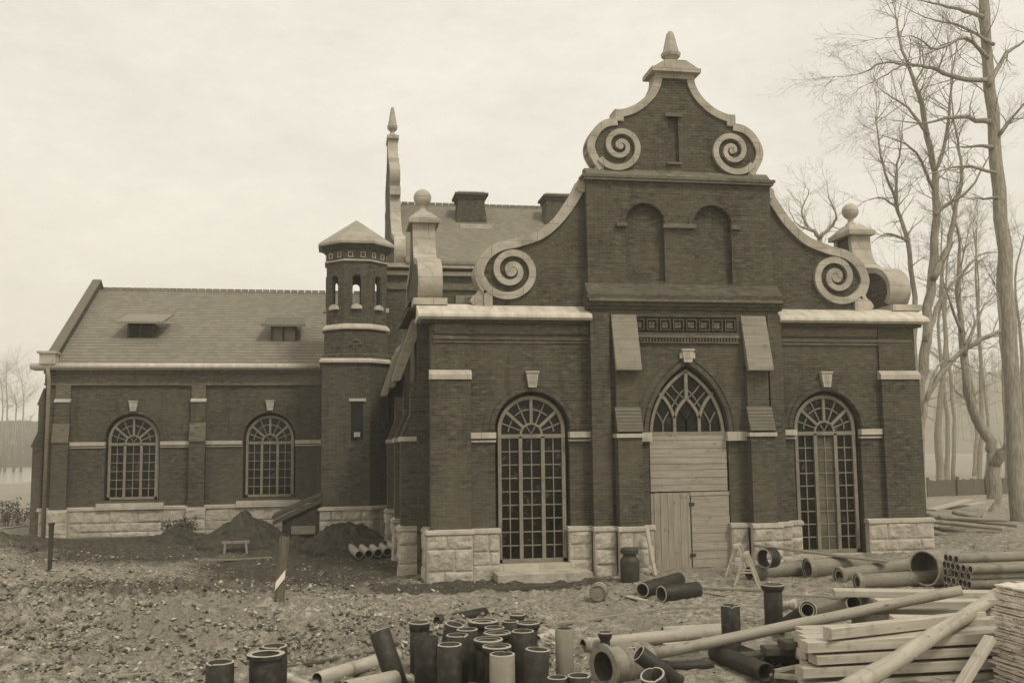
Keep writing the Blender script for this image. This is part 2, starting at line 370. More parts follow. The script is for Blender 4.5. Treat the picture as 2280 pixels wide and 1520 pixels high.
def plate(outer, holes, t):
    cu = bpy.data.curves.new('tmp', 'CURVE'); cu.dimensions = '2D'; cu.fill_mode = 'BOTH'; cu.extrude = t/2
    for ring in [outer]+list(holes):
        sp = cu.splines.new('POLY'); sp.points.add(len(ring)-1)
        for q, (u, v) in zip(sp.points, ring): q.co = (u, v, 0, 1)
        sp.use_cyclic_u = True
    o = bpy.data.objects.new('tmp', cu); COL.objects.link(o); bpy.context.view_layer.update()
    me = bpy.data.meshes.new_from_object(o.evaluated_get(bpy.context.evaluated_depsgraph_get()))
    v = [tuple(q.co) for q in me.vertices]; f = [tuple(p.vertices) for p in me.polygons]
    bpy.data.objects.remove(o); bpy.data.curves.remove(cu); bpy.data.meshes.remove(me)
    return v, f
def tag(o, label=None, cat=None, group=None, kind=None):
    if label: o['label'] = label
    if cat: o['category'] = cat
    if group: o['group'] = group
    if kind: o['kind'] = kind
    return o
def empty(name, label, cat, loc=(0, 0, 0), group=None):
    o = bpy.data.objects.new(name, None); COL.objects.link(o); o.location = loc; o.empty_display_size = .2
    return tag(o, label, cat, group)
def crom(pts, n=6):
    P = [np.array(p, float) for p in pts]; P = [2*P[0]-P[1]]+P+[2*P[-1]-P[-2]]; out = []
    for i in range(1, len(P)-2):
        for k in range(n):
            t = k/n; a, b, c, d = P[i-1], P[i], P[i+1], P[i+2]
            out.append(.5*(2*b+(c-a)*t+(2*a-5*b+4*c-d)*t*t+(3*b-a-3*c+d)*t**3))
    out.append(P[-2]); return [tuple(map(float, q)) for q in out]
def arc(cx, cz, r, a0, a1, n=20):
    return [(cx+r*math.cos(R(a0+(a1-a0)*i/n)), cz+r*math.sin(R(a0+(a1-a0)*i/n))) for i in range(n+1)]
def FY(y):      # (u,v,w) -> front facing plane at Y=y, w grows towards the camera
    return lambda u, v, w: (u, y-w, v)
def FYc(y, t):  # plate centred in w, front face at Y=y
    return lambda u, v, w: (u, y+t/2-w, v)
def FX(x):      # facing -X, w grows to -X; u is Y
    return lambda u, v, w: (x-w, u, v)
def FXc(x, t):
    return lambda u, v, w: (x+t/2-w, u, v)

# ------------------------------------------------------------------ the brick building
B = empty('brick_building', 'brick hall with stepped scroll gable, pointed boarded doorway, turret and tiled side wing', 'building')
def clusters(mb, gap=.03):
    n = len(mb.v); par = list(range(n))
    def fd(i):
        while par[i] != i: par[i] = par[par[i]]; i = par[i]
        return i
    for f in mb.f:
        r = fd(f[0])
        for i in f[1:]: par[fd(i)] = r
    comp = {}
    for i in range(n): comp.setdefault(fd(i), []).append(i)
    keys = list(comp); V = np.array(mb.v); lo = np.array([V[comp[k]].min(0) for k in keys])-gap; hi = np.array([V[comp[k]].max(0) for k in keys])+gap
    q = list(range(len(keys)))
    def fq(i):
        while q[i] != i: q[i] = q[q[i]]; i = q[i]
        return i
    for i in range(len(keys)):
        for j in np.nonzero(np.all((lo[i] <= hi) & (hi[i] >= lo), 1))[0]: q[fq(int(j))] = fq(i)
    out = {}
    kid = {k: i for i, k in enumerate(keys)}
    for f, mi, sm in zip(mb.f, mb.mi, mb.sm):
        out.setdefault(fq(kid[fd(f[0])]), []).append((f, mi, sm))
    return list(out.values())
def part(mb, name, mats, parent=B, label=None):
    for cl in clusters(mb):      # every separate piece becomes a part of its own
        idx = {}; s = MB()
        for f, mi, sm in cl:
            for i in f:
                if i not in idx: idx[i] = len(s.v); s.v.append(mb.v[i])
            s.f.append([idx[i] for i in f]); s.mi.append(mi); s.sm.append(sm)
        o = s.build(name, mats, parent)
    if label: o['label'] = label
    return o
YW = 13.5               # front of the side wing
ZC = 6.4                # eaves of the front block
def arch_hole(cx, hw, z0, zs, n=20):
    return [(cx-hw, z0), (cx+hw, z0)]+arc(cx, zs, hw, 0, 180, n)
def gothic(hw, zs, h, n=14):
    Rr = (hw*hw+h*h)/(2*hw); c = Rr-hw; a1 = math.degrees(math.atan2(h, c))
    right = arc(-c, zs, Rr, 0, a1, n); left = [(-x, z) for x, z in right[::-1]][1:]
    return right+left
# lower walls with their openings
WIN = [(-4.0, .86), (3.92, .86)]
mb = MB()
for x0, x1, c in ((-6.5, -2.5, -4.0), (2.55, 6.5, 3.92)):
    mb.plate([(x0, -.4), (x1, -.4), (x1, ZC), (x0, ZC)], [arch_hole(c, .95, .33, 3.62)], .35, FYc(0, .35))
    mb.plate([(x0, -.3), (x1, -.3), (x1, ZC-.1), (x0, ZC-.1)], [arch_hole(c, .86, .34, 3.62)], .25, FYc(.352, .25))
part(mb, 'facade_wall', BRICK)
mb = MB()
mb.plate([(-2.5, -.4), (2.55, -.4), (2.55, 6.7), (-2.5, 6.7)],
         [[(-1.06, -.3), (1.06, -.3)]+gothic(1.06, 3.47, 1.78), [(-1.4, 6.08), (1.4, 6.08), (1.4, 6.48), (-1.4, 6.48)]], .3, FYc(-.25, .3))
mb.plate([(-2.48, -.4), (2.53, -.4), (2.53, 6.68), (-2.48, 6.68)], [[(-1.0, -.3), (1.0, -.3)]+gothic(1.0, 3.47, 1.68)], .3, FYc(.052, .3))
part(mb, 'central_bay_wall', BRICK)
# arch rings over the openings
mb = MB()
for c, hw in WIN:
    mb.ribbon(arc(c, 3.62, 1.03, 0, 180, 28), .12, .05, FY(0)); mb.ribbon(arc(c, 3.62, 1.17, 0, 180, 28), .14, .03, FY(0))
g1 = gothic(1.13, 3.47, 1.88); g2 = gothic(1.3, 3.47, 2.08)
mb.ribbon(g1, .11, .05, FY(-.25)); mb.ribbon(g2, .16, .03, FY(-.25))
part(mb, 'arch_ring', BRICK)
# corner pilasters
for x0, x1 in ((-6.56, -5.57), (5.46, 6.56)):
    mb = MB()
    mb.box(x0, x1, -.16, .2, 1.2, 4.9); mb.box(x0+.02, x1-.03, -.06, .2, 4.9, 6.3)
    p = part(mb, 'corner_pilaster', BRICK)
    mb = MB(); mb.prism([(0, 4.88), (-.2, 4.88), (-.2, 5.0), (-.06, 5.12), (0, 5.12)], x0-.03, x1+.03, lambda u, v, w: (w, u, v)); part(mb, 'stone_offset', STONE, p)
for x0, x1 in ((-3.06, -2.62), (2.64, 3.0)):
    mb = MB(); mb.box(x0, x1, -.05, .2, 3.57, 3.6); mb = MB()
# bay edge strips
mb = MB()
for x0, x1 in ((-2.54, -2.05), (2.22, 2.59)): mb.box(x0, x1, -.34, -.2, 1.2, 6.55)
part(mb, 'bay_pilaster', BRICK)
# frieze bands under the cornice
mb = MB()
for x0, x1, y in ((-6.45, -5.6, -.085), (-5.6, -2.5, -.03), (2.55, 6.4, -.03)):
    mb.box(x0, x1, y, .1, 6.03, 6.3)
part(mb, 'brick_frieze', BRICK_L)
mb = MB()
for x0, x1, y in ((-6.48, -5.58, -.12), (-5.58, -2.5, -.06), (2.55, 6.45, -.075)):
    mb.box(x0, x1, y, .1, 5.88, 5.96); mb.box(x0, x1, y+.03, .1, 5.80, 5.86)
part(mb, 'string_course', BRICK_L)
# cornices with their pale sloping tops
for x0, x1, e0, e1 in ((-6.5, -2.5, .38, 0), (2.55, 6.5, 0, .30)):
    mb = MB(); w0, w1 = x0-e0, x1+e1
    mb.box(w0+.12*(e0 > 0), w1-.12*(e1 > 0), -.2, .3, 6.28, 6.36)
    mb.k = 1; mb.prism([(.32, 6.36), (-.36, 6.36), (-.42, 6.41), (-.41, 6.48), (-.34, 6.53), (.32, 6.82)], w0, w1, lambda u, v, w: (w, u, v))
    part(mb, 'cornice', [BRICK, CAPS])
# imposts
mb = MB()
def impost(x0, x1, y=0., d=.1):
    mb.box(x0, x1, y-d, y+.1, 3.42, 3.57); mb.box(x0, x1, y-d*.6, y+.1, 3.33, 3.38)
impost(-5.57, -4.93); impost(-3.07, -2.5, 0, .16); impost(2.55, 3.0, 0, .16); impost(4.85, 5.5)
for a, b in ((-1.32, -1.0), (1.0, 1.66)): mb.box(a, b, -.37, -.1, 3.3, 3.53)
part(mb, 'impost_course', STONE)
# keystones
def keystone(cx, z0, z1, y, ear=False):
    mb = MB(); mb.prism([(cx-.1, z0), (cx+.1, z0), (cx+.155, z1), (cx-.155, z1)], 0, .14, FY(y))
    if ear: mb.box(cx-.2, cx+.2, y-.1, y, z0+.1, z1-.06)
    mb.box(cx-.17, cx+.17, y-.17, y, z1, z1+.04)
    for k in range(3): mb.box(cx-.06+.05*k, cx-.035+.05*k, y-.155, y-.1, z0+.08, z1-.04)
    part(mb, 'keystone', STONE)
keystone(-4.0, 4.68, 5.05, 0); keystone(3.92, 4.68, 5.05, 0); keystone(0, 5.3, 5.6, -.27, True)

# ---- windows
def pane_bar(mb, x0, z0, x1, z1, w, t, y):
    mb.ribbon([(x0, z0), (x1, z1)], w, t, FY(y))
def arched_window(cx, hw, z0, zs, zt, rows, y, glass=GLASS, mid=None, sill=True):
    fr = MB()
    ring = [(cx-hw+.045, z0)]+[(cx-hw+.045, zs)]+arc(cx, zs, hw-.045, 180, 0, 26)[1:-1]+[(cx+hw-.045, zs), (cx+hw-.045, z0)]
    fr.ribbon(ring, .09, .12, FY(y))
    fr.box(cx-hw, cx+hw, y-.12, y, z0, z0+.09); fr.box(cx-hw, cx+hw, y-.13, y, zt-.04, zt+.06)
    m1, m2 = cx-.285, cx+.285
    for mxx in (m1, m2): fr.box(mxx-.045, mxx+.045, y-.13, y, z0+.05, zt)
    w = fr.build('window', FRAME, B)
    gb = MB()
    for a, b in ((cx-hw+.08, m1-.05), (m1+.05, m2-.05), (m2+.05, cx+hw-.08)):
        c = (a+b)/2; gb.box(c-.012, c+.012, y-.085, y-.03, z0+.08, zt-.03)
        for k in range(1, rows):
            z = z0+.08+(zt-z0-.12)*k/rows; gb.box(a, b, y-.08, y-.03, z-.013, z+.013)
    zf = zt+.05
    gb.ribbon(arc(cx, zf, .27, 0, 180, 16), .055, .1, FY(y)); gb.box(cx-.27, cx-.235, y-.1, y, zt, zf); 
    rr = lambda a: hw-.05 if True else 0
    for a in (42, 90, 138):
        ca, sa = math.cos(R(a)), math.sin(R(a)); ex = hw-.06
        # run from the small ring to the frame (frame centre sits at zs)
        k = 0; rr_ = .29
        while True:
            x, z = rr_*ca, zf+rr_*sa
            if math.hypot(x, max(z-zs, 0)) > ex or rr_ > 1.5: break
            rr_ += .01
        gb.ribbon([(cx+.26*ca, zf+.26*sa), (cx+rr_*ca, zf+rr_*sa)], .075, .11, FY(y))
    for a in (21, 66, 114, 159):
        ca, sa = math.cos(R(a)), math.sin(R(a)); rr_ = .29
        while math.hypot(rr_*ca, max(zf+rr_*sa-zs, 0)) < hw-.06 and rr_ < 1.5: rr_ += .01
        gb.ribbon([(cx+.28*ca, zf+.28*sa), (cx+rr_*ca, zf+rr_*sa)], .028, .08, FY(y))
    gb.ribbon(arc(cx, zf+.03, .58, 4, 38, 8), .028, .08, FY(y)); gb.ribbon(arc(cx, zf+.03, .6, 47, 86, 8), .028, .08, FY(y))
    gb.ribbon(arc(cx, zf+.03, .6, 94, 133, 8), .028, .08, FY(y)); gb.ribbon(arc(cx, zf+.03, .58, 142, 176, 8), .028, .08, FY(y))
    gb.ribbon([(cx-.11, zf+.2), (cx, zf+.02), (cx+.11, zf+.2)], .025, .08, FY(y))
    gb.build('glazing_bars', FRAME, w)
    gl = MB(); gl.plate(arch_hole(cx, hw-.02, z0+.02, zs), [], .015, FYc(y-.04, .015)); gl.build('glass', glass, w)
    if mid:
        g = MB(); g.box(m1+.05, m2-.05, y-.062, y-.058, z0+.09, zt-.04); g.build('painted_light_glass', mid, w)  # centre light overlaid with a paler sheet, its brightness painted in
    return w
for c, hw in WIN:
    arched_window(c, hw, .36, 3.62, 3.46, 9, .24, GLASS, GLASS_PAINTED if c > 0 else None)
mb = MB(); mb.box(-4.9, -3.08, -.16, .3, .2, .35); mb.box(3.02, 4.82, -.16, .3, .2, .35); part(mb, 'window_sill', STONE)
# pointed tracery window over the doorway
zs = 3.47; y0 = -.06
mb = MB(); gg = gothic(.96, zs, 1.62, 16); mb.ribbon(gg, .08, .12, FY(y0)); mb.box(-1, 1, y0-.13, y0, zs-.02, zs+.07)
tw = part(mb, 'pointed_window', FRAME)
mb = MB()
for sx in (-1, 1):
    mb.ribbon([(sx*.33, zs), (sx*.33, zs+.42)]+crom([(sx*.33, zs+.42), (sx*.25, zs+.62), (sx*.12, zs+.8), (0, zs+.93)])[1:], .075, .11, FY(y0))
    mb.ribbon(crom([(sx*.33, zs+.42), (sx*.42, zs+.66), (sx*.55, zs+.88), (sx*.72, zs+1.06)]), .075, .11, FY(y0))
    # thin bars
    for cx_, hb in ((0, .3), (sx*.63, .28)):
        mb.ribbon([(cx_, zs+.06), (cx_, zs+.3)], .025, .07, FY(y0))
        mb.ribbon(crom([(cx_, zs+.28), (cx_+sx*.06, zs+.42), (cx_+sx*.16, zs+.58)]), .025, .07, FY(y0))
        mb.ribbon(crom([(cx_, zs+.28), (cx_-sx*.06, zs+.42), (cx_-sx*.16, zs+.58)]), .025, .07, FY(y0))
    mb.ribbon(crom([(sx*.38, zs+.7), (sx*.2, zs+.98), (0, zs+1.2)]), .025, .07, FY(y0))
    mb.ribbon(crom([(sx*.05, zs+.93), (sx*.25, zs+1.1), (sx*.4, zs+1.3)]), .025, .07, FY(y0))
    mb.ribbon(crom([(sx*.2, zs+.72), (sx*.4, zs+.95), (sx*.58, zs+1.14)]), .025, .07, FY(y0))
mb.ribbon([(0, zs+.9), (0, zs+1.6)], .085, .12, FY(y0))
mb.build('tracery', FRAME, tw)
mb = MB(); mb.plate([(-.97, zs), (.97, zs)]+gothic(.97, zs, 1.63)[1:-1], [], .015, FYc(y0-.03, .015)); mb.build('glass', GLASS, tw)
# boarding that closes the doorway
mb = MB(); r_ = random.Random(3)
z = 2.04
while z < 3.44:
    h = min(r_.uniform(.15, .22), 3.45-z); mb.box(-1.02, 1.02, -.2+r_.uniform(-.008, .008), -.13, z+.004, z+h-.004); z += h
z = .14; 
while z < 1.9:
    h = min(r_.uniform(.16, .24), 1.92-z); mb.box(.02, 1.03, -.24+r_.uniform(-.008, .008), -.16, z+.003, z+h-.003); z += h
mb.box(.0, 1.04, -.25, -.16, 1.925, 2.02)
mb.k = 1; mb.box(-1.04, -.97, -.24, -.13, .1, 2.0)
bd = part(mb, 'door_boarding', [BOARD, BOARD_V])
mb = MB(); x = -.955
while x < -.02:
    w = min(r_.uniform(.13, .2), -.01-x); mb.box(x+.003, x+w-.003, -.23+r_.uniform(-.006, .006), -.17, .1, 2.01); x += w
mb.k = 1
for z in (.45, 1.72): mb.box(-.04, .10, -.252, -.232, z-.04, z+.04)
mb.build('wicket_door', [BOARD_V, CHARB], bd)

# ---- frieze of square flower blocks and moulding over the doorway
mb = MB(); mb.box(-1.4, 1.4, -.14, -.1, 6.08, 6.48)
for k in range(8):
    cx = -1.23+k*.3515
    for a, b, c, d in ((-.145, .145, .12, .15), (-.145, .145, -.15, -.12), (-.145, -.115, -.12, .12), (.115, .145, -.12, .12)):
        mb.box(cx+a, cx+b, -.24, -.14, 6.28+c, 6.28+d)
    mb.k = 1
    for q in range(4):
        a = R(45+90*q); mb.prism([(cx+.055*math.cos(a)+.05*math.cos(t_), 6.28+.055*math.sin(a)+.05*math.sin(t_)) for t_ in [R(60*j) for j in range(6)]], 0, .05, FY(-.14))
    mb.k = 0
part(mb, 'flower_frieze', [BRICK, BRICK_L])
mb = MB(); mb.box(-1.42, 1.42, -.36, -.2, 5.93, 6.0); mb.box(-1.42, 1.42, -.32, -.2, 5.8, 5.84)
for k in range(34): mb.box(-1.4+k*.083, -1.36+k*.083, -.34, -.2, 5.85, 5.92)
part(mb, 'dentil_course', BRICK_L)
# ---- buttresses beside the doorway
for x0, x1 in ((-1.96, -1.34), (1.52, 2.16)):
    mb = MB()
    mb.box(x0, x1, -.62, -.2, 1.2, 3.55)
    mb.prism([(-.2, 3.5), (-.62, 3.5), (-.62, 3.58), (-.42, 4.15), (-.2, 4.15)], x0+.002, x1-.002, lambda u, v, w: (w, u, v))
    mb.box(x0+.03, x1-.03, -.44, -.2, 4.1, 5.2)
    mb.prism([(-.2, 5.1), (-.58, 5.1), (-.26, 6.45), (-.2, 6.45)], x0+.03, x1-.03, lambda u, v, w: (w, u, v))
    bt = part(mb, 'buttress', BRICK)
    mb = MB(); mb.prism([(-.55, 5.06), (-.68, 5.08), (-.68, 5.14), (-.30, 6.52), (-.24, 6.5)], x0-.02, x1+.02, lambda u, v, w: (w, u, v)); mb.build('slab_cap', TIMBER_G, bt)
    mb = MB()
    for k in range(7):
        t0, t1 = k/7, (k+1)/7; ya, yb = -.67+.22*t0, -.67+.22*t1; za, zb = 3.55+.6*t0, 3.55+.6*t1
        mb.prism([(ya, za), (ya-.012, za), (ya-.012, za+.03), (yb+.01, zb+.01), (yb+.06, zb)], x0-.02, x1+.02, lambda u, v, w: (w, u, v))
    mb.build('tiled_offset', ROOF_S, bt)
    mb = MB(); mb.box(x0-.05, x1+.05, -.68, -.2, 3.4, 3.5); mb.build('stone_corbel', STONE, bt)
# ---- mid gable stage
mb = MB()
ZM0, ZM1 = 7.3, 10.05
nich = lambda c: arch_hole(c, .52, 7.42, 8.95)
mb.plate([(-2.5, 6.7), (2.55, 6.7), (2.55, ZM1), (-2.5, ZM1)], [nich(-.95), nich(.9)], .18, FYc(-.06, .18))
mb.plate([(-2.48, 6.72), (2.53, 6.72), (2.53, ZM1-.02), (-2.48, ZM1-.02)], [], .3, FYc(.122, .3))
part(mb, 'gable_wall', BRICK)
mb = MB()
for c in (-.95, .9):
    mb.ribbon(arc(c, 8.95, .6, 0, 180, 24), .12, .03, FY(-.06))
part(mb, 'niche_arch', BRICK)
mb = MB()
for a, b in ((-1.72, -1.45), (-.47, .42), (1.4, 1.66)): mb.box(a, b, -.16, -.05, 8.84, 8.95)
part(mb, 'niche_impost', BRICK_L)
mb = MB()
mb.prism([(-.05, 6.98), (-.42, 6.98), (-.42, 7.02), (-.06, 7.36)], -2.60, 2.64, lambda u, v, w: (w, u, v)); part(mb, 'tiled_offset', BRICK)
mb = MB()
for k, (z0_, z1_, p_) in enumerate(((6.92, 6.98, .46), (6.84, 6.92, .42), (6.74, 6.84, .37), (6.66, 6.74, .31))): mb.box(-2.52-p_*.3+.02, 2.57+p_*.3-.02, -p_, 0, z0_, z1_)
part(mb, 'brick_cornice', BRICK)
mb = MB(); mb.box(-2.58, 2.63, -.455, -.3, 6.842, 6.918); part(mb, 'string_course', BRICK_L)
mb = MB()
mb.box(-2.58, 2.62, -.17, .3, 10.06, 10.13); mb.k = 1; mb.box(-2.62, 2.66, -.2, .3, 10.13, 10.2)
mb.k = 0; mb.prism([(.35, 10.2), (-.14, 10.2), (.1, 10.42), (.35, 10.42)], -2.5, 2.55, lambda u, v, w: (w, u, v))
part(mb, 'string_course', [BRICK_L, BRICK_L])
# ---- curved outline of the gable, one half; the other half mirrors it
LO = crom([(-2.60, 10.15), (-2.80, 9.76), (-3.20, 9.19), (-3.69, 8.75), (-4.29, 8.52), (-4.82, 8.38), (-5.2, 8.08), (-5.38, 7.65), (-5.30, 7.3), (-5.15, 7.08)], 8)
UPO = crom([(-.50, 13.05), (-.56, 12.78), (-.72, 12.5), (-1.02, 12.22), (-1.34, 12.06), (-1.62, 12.0)], 7)
UPB = crom([(-1.62, 11.80), (-1.95, 11.72), (-2.22, 11.5), (-2.40, 11.15), (-2.40, 10.85), (-2.25, 10.55), (-2.12, 10.36)], 7)
mir = lambda L: [(-x+.04, z) for x, z in L]
low = LO+[(-5.15, 6.75), (-2.4, 6.75)]
mb = MB()
mb.plate([(-2.4, 10.0)]+LO+[(-5.15, 6.7), (-2.4, 6.7)], [], .4, FYc(.25, .4))
mb.plate(mir([(-2.4, 10.0)]+LO+[(-5.15, 6.7), (-2.4, 6.7)]), [], .4, FYc(.25, .4))
upper = [(-2.3, 10.3)]+UPB[::-1]+UPO[::-1]+[(-.3, 13.05), (.34, 13.05)]+mir(UPO)+mir(UPB)+[(2.34, 10.3)]
mb.plate(upper, [[(-.19, 10.66), (.1, 10.66), (.1, 11.9), (-.19, 11.9)]], .12, FYc(.1, .12))
mb.plate(upper, [], .25, FYc(.221, .25))
part(mb, 'scroll_gable_wall', BRICK)
mb = MB(); mb.box(-.28, .2, .02, .2, 11.9, 12.0); mb.box(-.25, .16, .04, .2, 10.6, 10.66); part(mb, 'slit_trim', BRICK_L)
def inset(L, d):      # centreline of a coping whose outer edge is L
    out = []
    for i in range(len(L)):
        a = L[max(i-1, 0)]; b = L[min(i+1, len(L)-1)]; dx, dy = b[0]-a[0], b[1]-a[1]; l = math.hypot(dx, dy)
        out.append((L[i][0]-dy/l*d, L[i][1]+dx/l*d))
    return out
for sgn in (0, 1):
    T = mir if sgn else (lambda L: L)
    mb = MB()
    mb.ribbon(T(inset(LO, .10)), .24, .62, FY(.78)); 
    mb.prism([(-5.17, 6.72), (-4.95, 6.72), (-4.95, 7.12), (-5.17, 7.16)] if not sgn else [(4.99, 6.72), (5.21, 6.72), (5.21, 7.16), (4.99, 7.12)], 0, .62, FY(.78))
    cxr = -2.56 if not sgn else 2.60
    mb.prism([(cxr+.15*math.cos(R(20*i)), 9.92+.15*math.sin(R(20*i))) for i in range(18)], 0, .72, FY(.79))
    # the little console outside the foot of the coping
    con = [(-5.42, 6.75), (-5.18, 6.75), (-5.18, 7.25), (-5.27, 7.24), (-5.32, 7.12), (-5.45, 7.02), (-5.52, 6.9)]
    mb.prism(T(con), 0, .4, FY(.6))
    part(mb, 'coping', COPE)
    mb = MB(); mb.ribbon(T(inset(UPO, .09)), .2, .52, FY(.56)); mb.ribbon(T(inset(UPB, .10)), .2, .52, FY(.561))
    mb.prism(T([(-1.66, 11.72), (-1.42, 11.72), (-1.42, 12.03), (-1.66, 12.03)]), 0, .52, FY(.562))
    mb.prism(T([(-2.2, 10.3), (-1.98, 10.3), (-1.98, 10.62), (-2.2, 10.62)]), 0, .5, FY(.563))
    part(mb, 'coping', COPE)
    # volutes
    for (cx, cz, rs, y, name) in ((-4.46, 7.68, [.80, .60, .55, .44, .36, .29, .23, .15, .07], .25, 'volute'), (-1.53, 11.03, [.68, .51, .44, .37, .30, .23, .17, .11, .05], .1, 'volute')):
        pts = []; ws = []
        n = (len(rs)-1)*12
        xs = np.linspace(0, len(rs)-1, n+1); rr_ = np.interp(xs, range(len(rs)), rs)
        k_ = np.ones(9)/9; rr_ = np.convolve(np.pad(rr_, 4, mode='edge'), k_, 'valid')
        for xq, rq in zip(xs, rr_):
            a = R((195 if cz < 9 else 212)+90*xq); pts.append((cx+rq*math.cos(a), cz+rq*math.sin(a))); ws.append((.19 if cz < 9 else .165)-.008*xq)
        mb = MB(); mb.ribbon(T(pts), ws, .10, FY(y))
        eye = .15 if cz < 9 else .085
        mb.prism(T([(cx+eye*math.cos(R(20*i)), cz+eye*math.sin(R(20*i))) for i in range(18)]), 0, .085, FY(y))
        part(mb, name, COPE)
# ---- apex pedestal and finial
mb = MB()
mb.box(-.52, .56, .02, .58, 12.95, 13.08)
mb.box(-.66, .70, -.14, .72, 13.08, 13.2)
mb.prism([(-.62, 13.2), (.66, 13.2), (.3, 13.42), (-.26, 13.42)], -.1, .7, lambda u, v, w: (u, w, v))
fi = part(mb, 'apex_pedestal', COPE)
mb = MB(); mb.smooth = False
mb.lathe([(.0, 13.42), (.2, 13.42), (.2, 13.47), (.12, 13.52), (.12, 13.56), (.25, 13.64), (.27, 13.72), (.26, 13.76), (.22, 13.78), (.10, 14.3), (.06, 14.36), (0, 14.36)], 8, lambda x, y, z: (x+.02, y+.3, z))
mb.build('obelisk_finial', COPE, fi)

# ---- rock-faced plinth
def rock_face(mb, u0, u1, z0, z1, fn, rows=3, bl=.62, seed=0, d=.07):
    rg = random.Random(seed*7+1); hs = [rg.uniform(.8, 1.25) for _ in range(rows)]; t = sum(hs); zz = [z0]
    for h in hs: zz.append(zz[-1]+(z1-z0)*h/t)
    for r in range(rows):
        n = max(1, int((u1-u0)/bl+rg.uniform(.1, .9))); cuts = [u0]
        for k in range(1, n): cuts.append(u0+(u1-u0)*k/n+rg.uniform(-.3, .3)*(u1-u0)/n)
        cuts.append(u1)
        for a, b in zip(cuts[:-1], cuts[1:]):
            g = .005; nu = max(6, int((b-a)/.028)); nv = max(6, int((zz[r+1]-zz[r])/.028)); sd = rg.randint(0, 9999); k0 = rg.uniform(.5, 1.15); tu, tv = rg.uniform(-.5, .5), rg.uniform(-.5, .5)
            iu, jv = np.meshgrid(np.arange(nu+1), np.arange(nv+1)); u = a+g+(b-a-2*g)*iu/nu; v = zz[r]+g+(zz[r+1]-zz[r]-2*g)*jv/nv
            e = np.minimum(np.minimum(iu, nu-iu), np.minimum(jv, nv-jv)); k_ = np.where(e == 0, 0, np.where(e == 1, .62, np.where(e == 2, .88, 1)))
            w = k_*d*k0*np.clip(.28+1.5*(fbm(u*4.2, v*4.2, sd, 4)-.3)+.35*np.abs(fbm(u*11, v*11, sd+5, 2)-.5)+tu*(iu/nu-.5)+tv*(jv/nv-.5), .02, 1.6)
            fs = [(j*(nu+1)+i, j*(nu+1)+i+1, (j+1)*(nu+1)+i+1, (j+1)*(nu+1)+i) for j in range(nv) for i in range(nu)]
            mb.add(list(zip(u.ravel().tolist(), v.ravel().tolist(), w.ravel().tolist())), fs, fn)
mb = MB(); mb.smooth = False
ZB = 1.12
def plinth(x0, x1, y, zb=-.15, seed=0, cap=True, back=.2):
    mb.k = 1; mb.box(x0, x1, y+.001, y+back, zb-.3, ZB); mb.k = 0
    rock_face(mb, x0, x1, zb, ZB, FY(y), 3, .55, seed)
    if cap: mb.k = 1; mb.prism([(y+back, ZB), (y-.05, ZB), (y-.05, ZB+.06), (y+.03, ZB+.11), (y+back, ZB+.11)], x0-.03, x1+.03, lambda u, v, w: (w, u, v)); mb.k = 0
plinth(-6.66, -5.55, -.24, -.15, 1); plinth(-5.55, -4.88, -.14, -.15, 2); plinth(-3.13, -2.55, -.14, -.1, 3); plinth(-2.55, -2.0, -.42, -.1, 4)
plinth(-2.0, -1.28, -.72, -.1, 5); plinth(-1.28, -1.02, -.40, -.1, 6)
plinth(1.02, 1.46, -.40, 0, 7); plinth(1.46, 2.22, -.72, 0, 8); plinth(2.22, 2.62, -.42, 0, 9); plinth(2.62, 3.04, -.14, 0, 10); plinth(4.84, 6.68, -.26, 0, 11)
def plinthX(x, ya, yb, zb=-.15, seed=0, back=.2):      # facing -X
    mb.k = 1; mb.box(x+.001, x+back, ya, yb, zb-.3, ZB); mb.k = 0
    rock_face(mb, ya, yb, zb, ZB, FX(x), 3, .55, seed)
    mb.k = 1; mb.prism([(x+back, ZB), (x-.05, ZB), (x-.05, ZB+.06), (x+.03, ZB+.11), (x+back, ZB+.11)], ya-.03, yb+.03, lambda u, v, w: (u, w, v)); mb.k = 0
plinthX(-6.67, -.2, 12.5, -.15, 20); part(mb, 'stone_plinth', [STONE_R, STONE])
# concrete step under the left window
mb = MB(); mb.box(-5.05, -2.75, -.95, -.1, -.2, .2); part(mb, 'window_step', STONE_R)

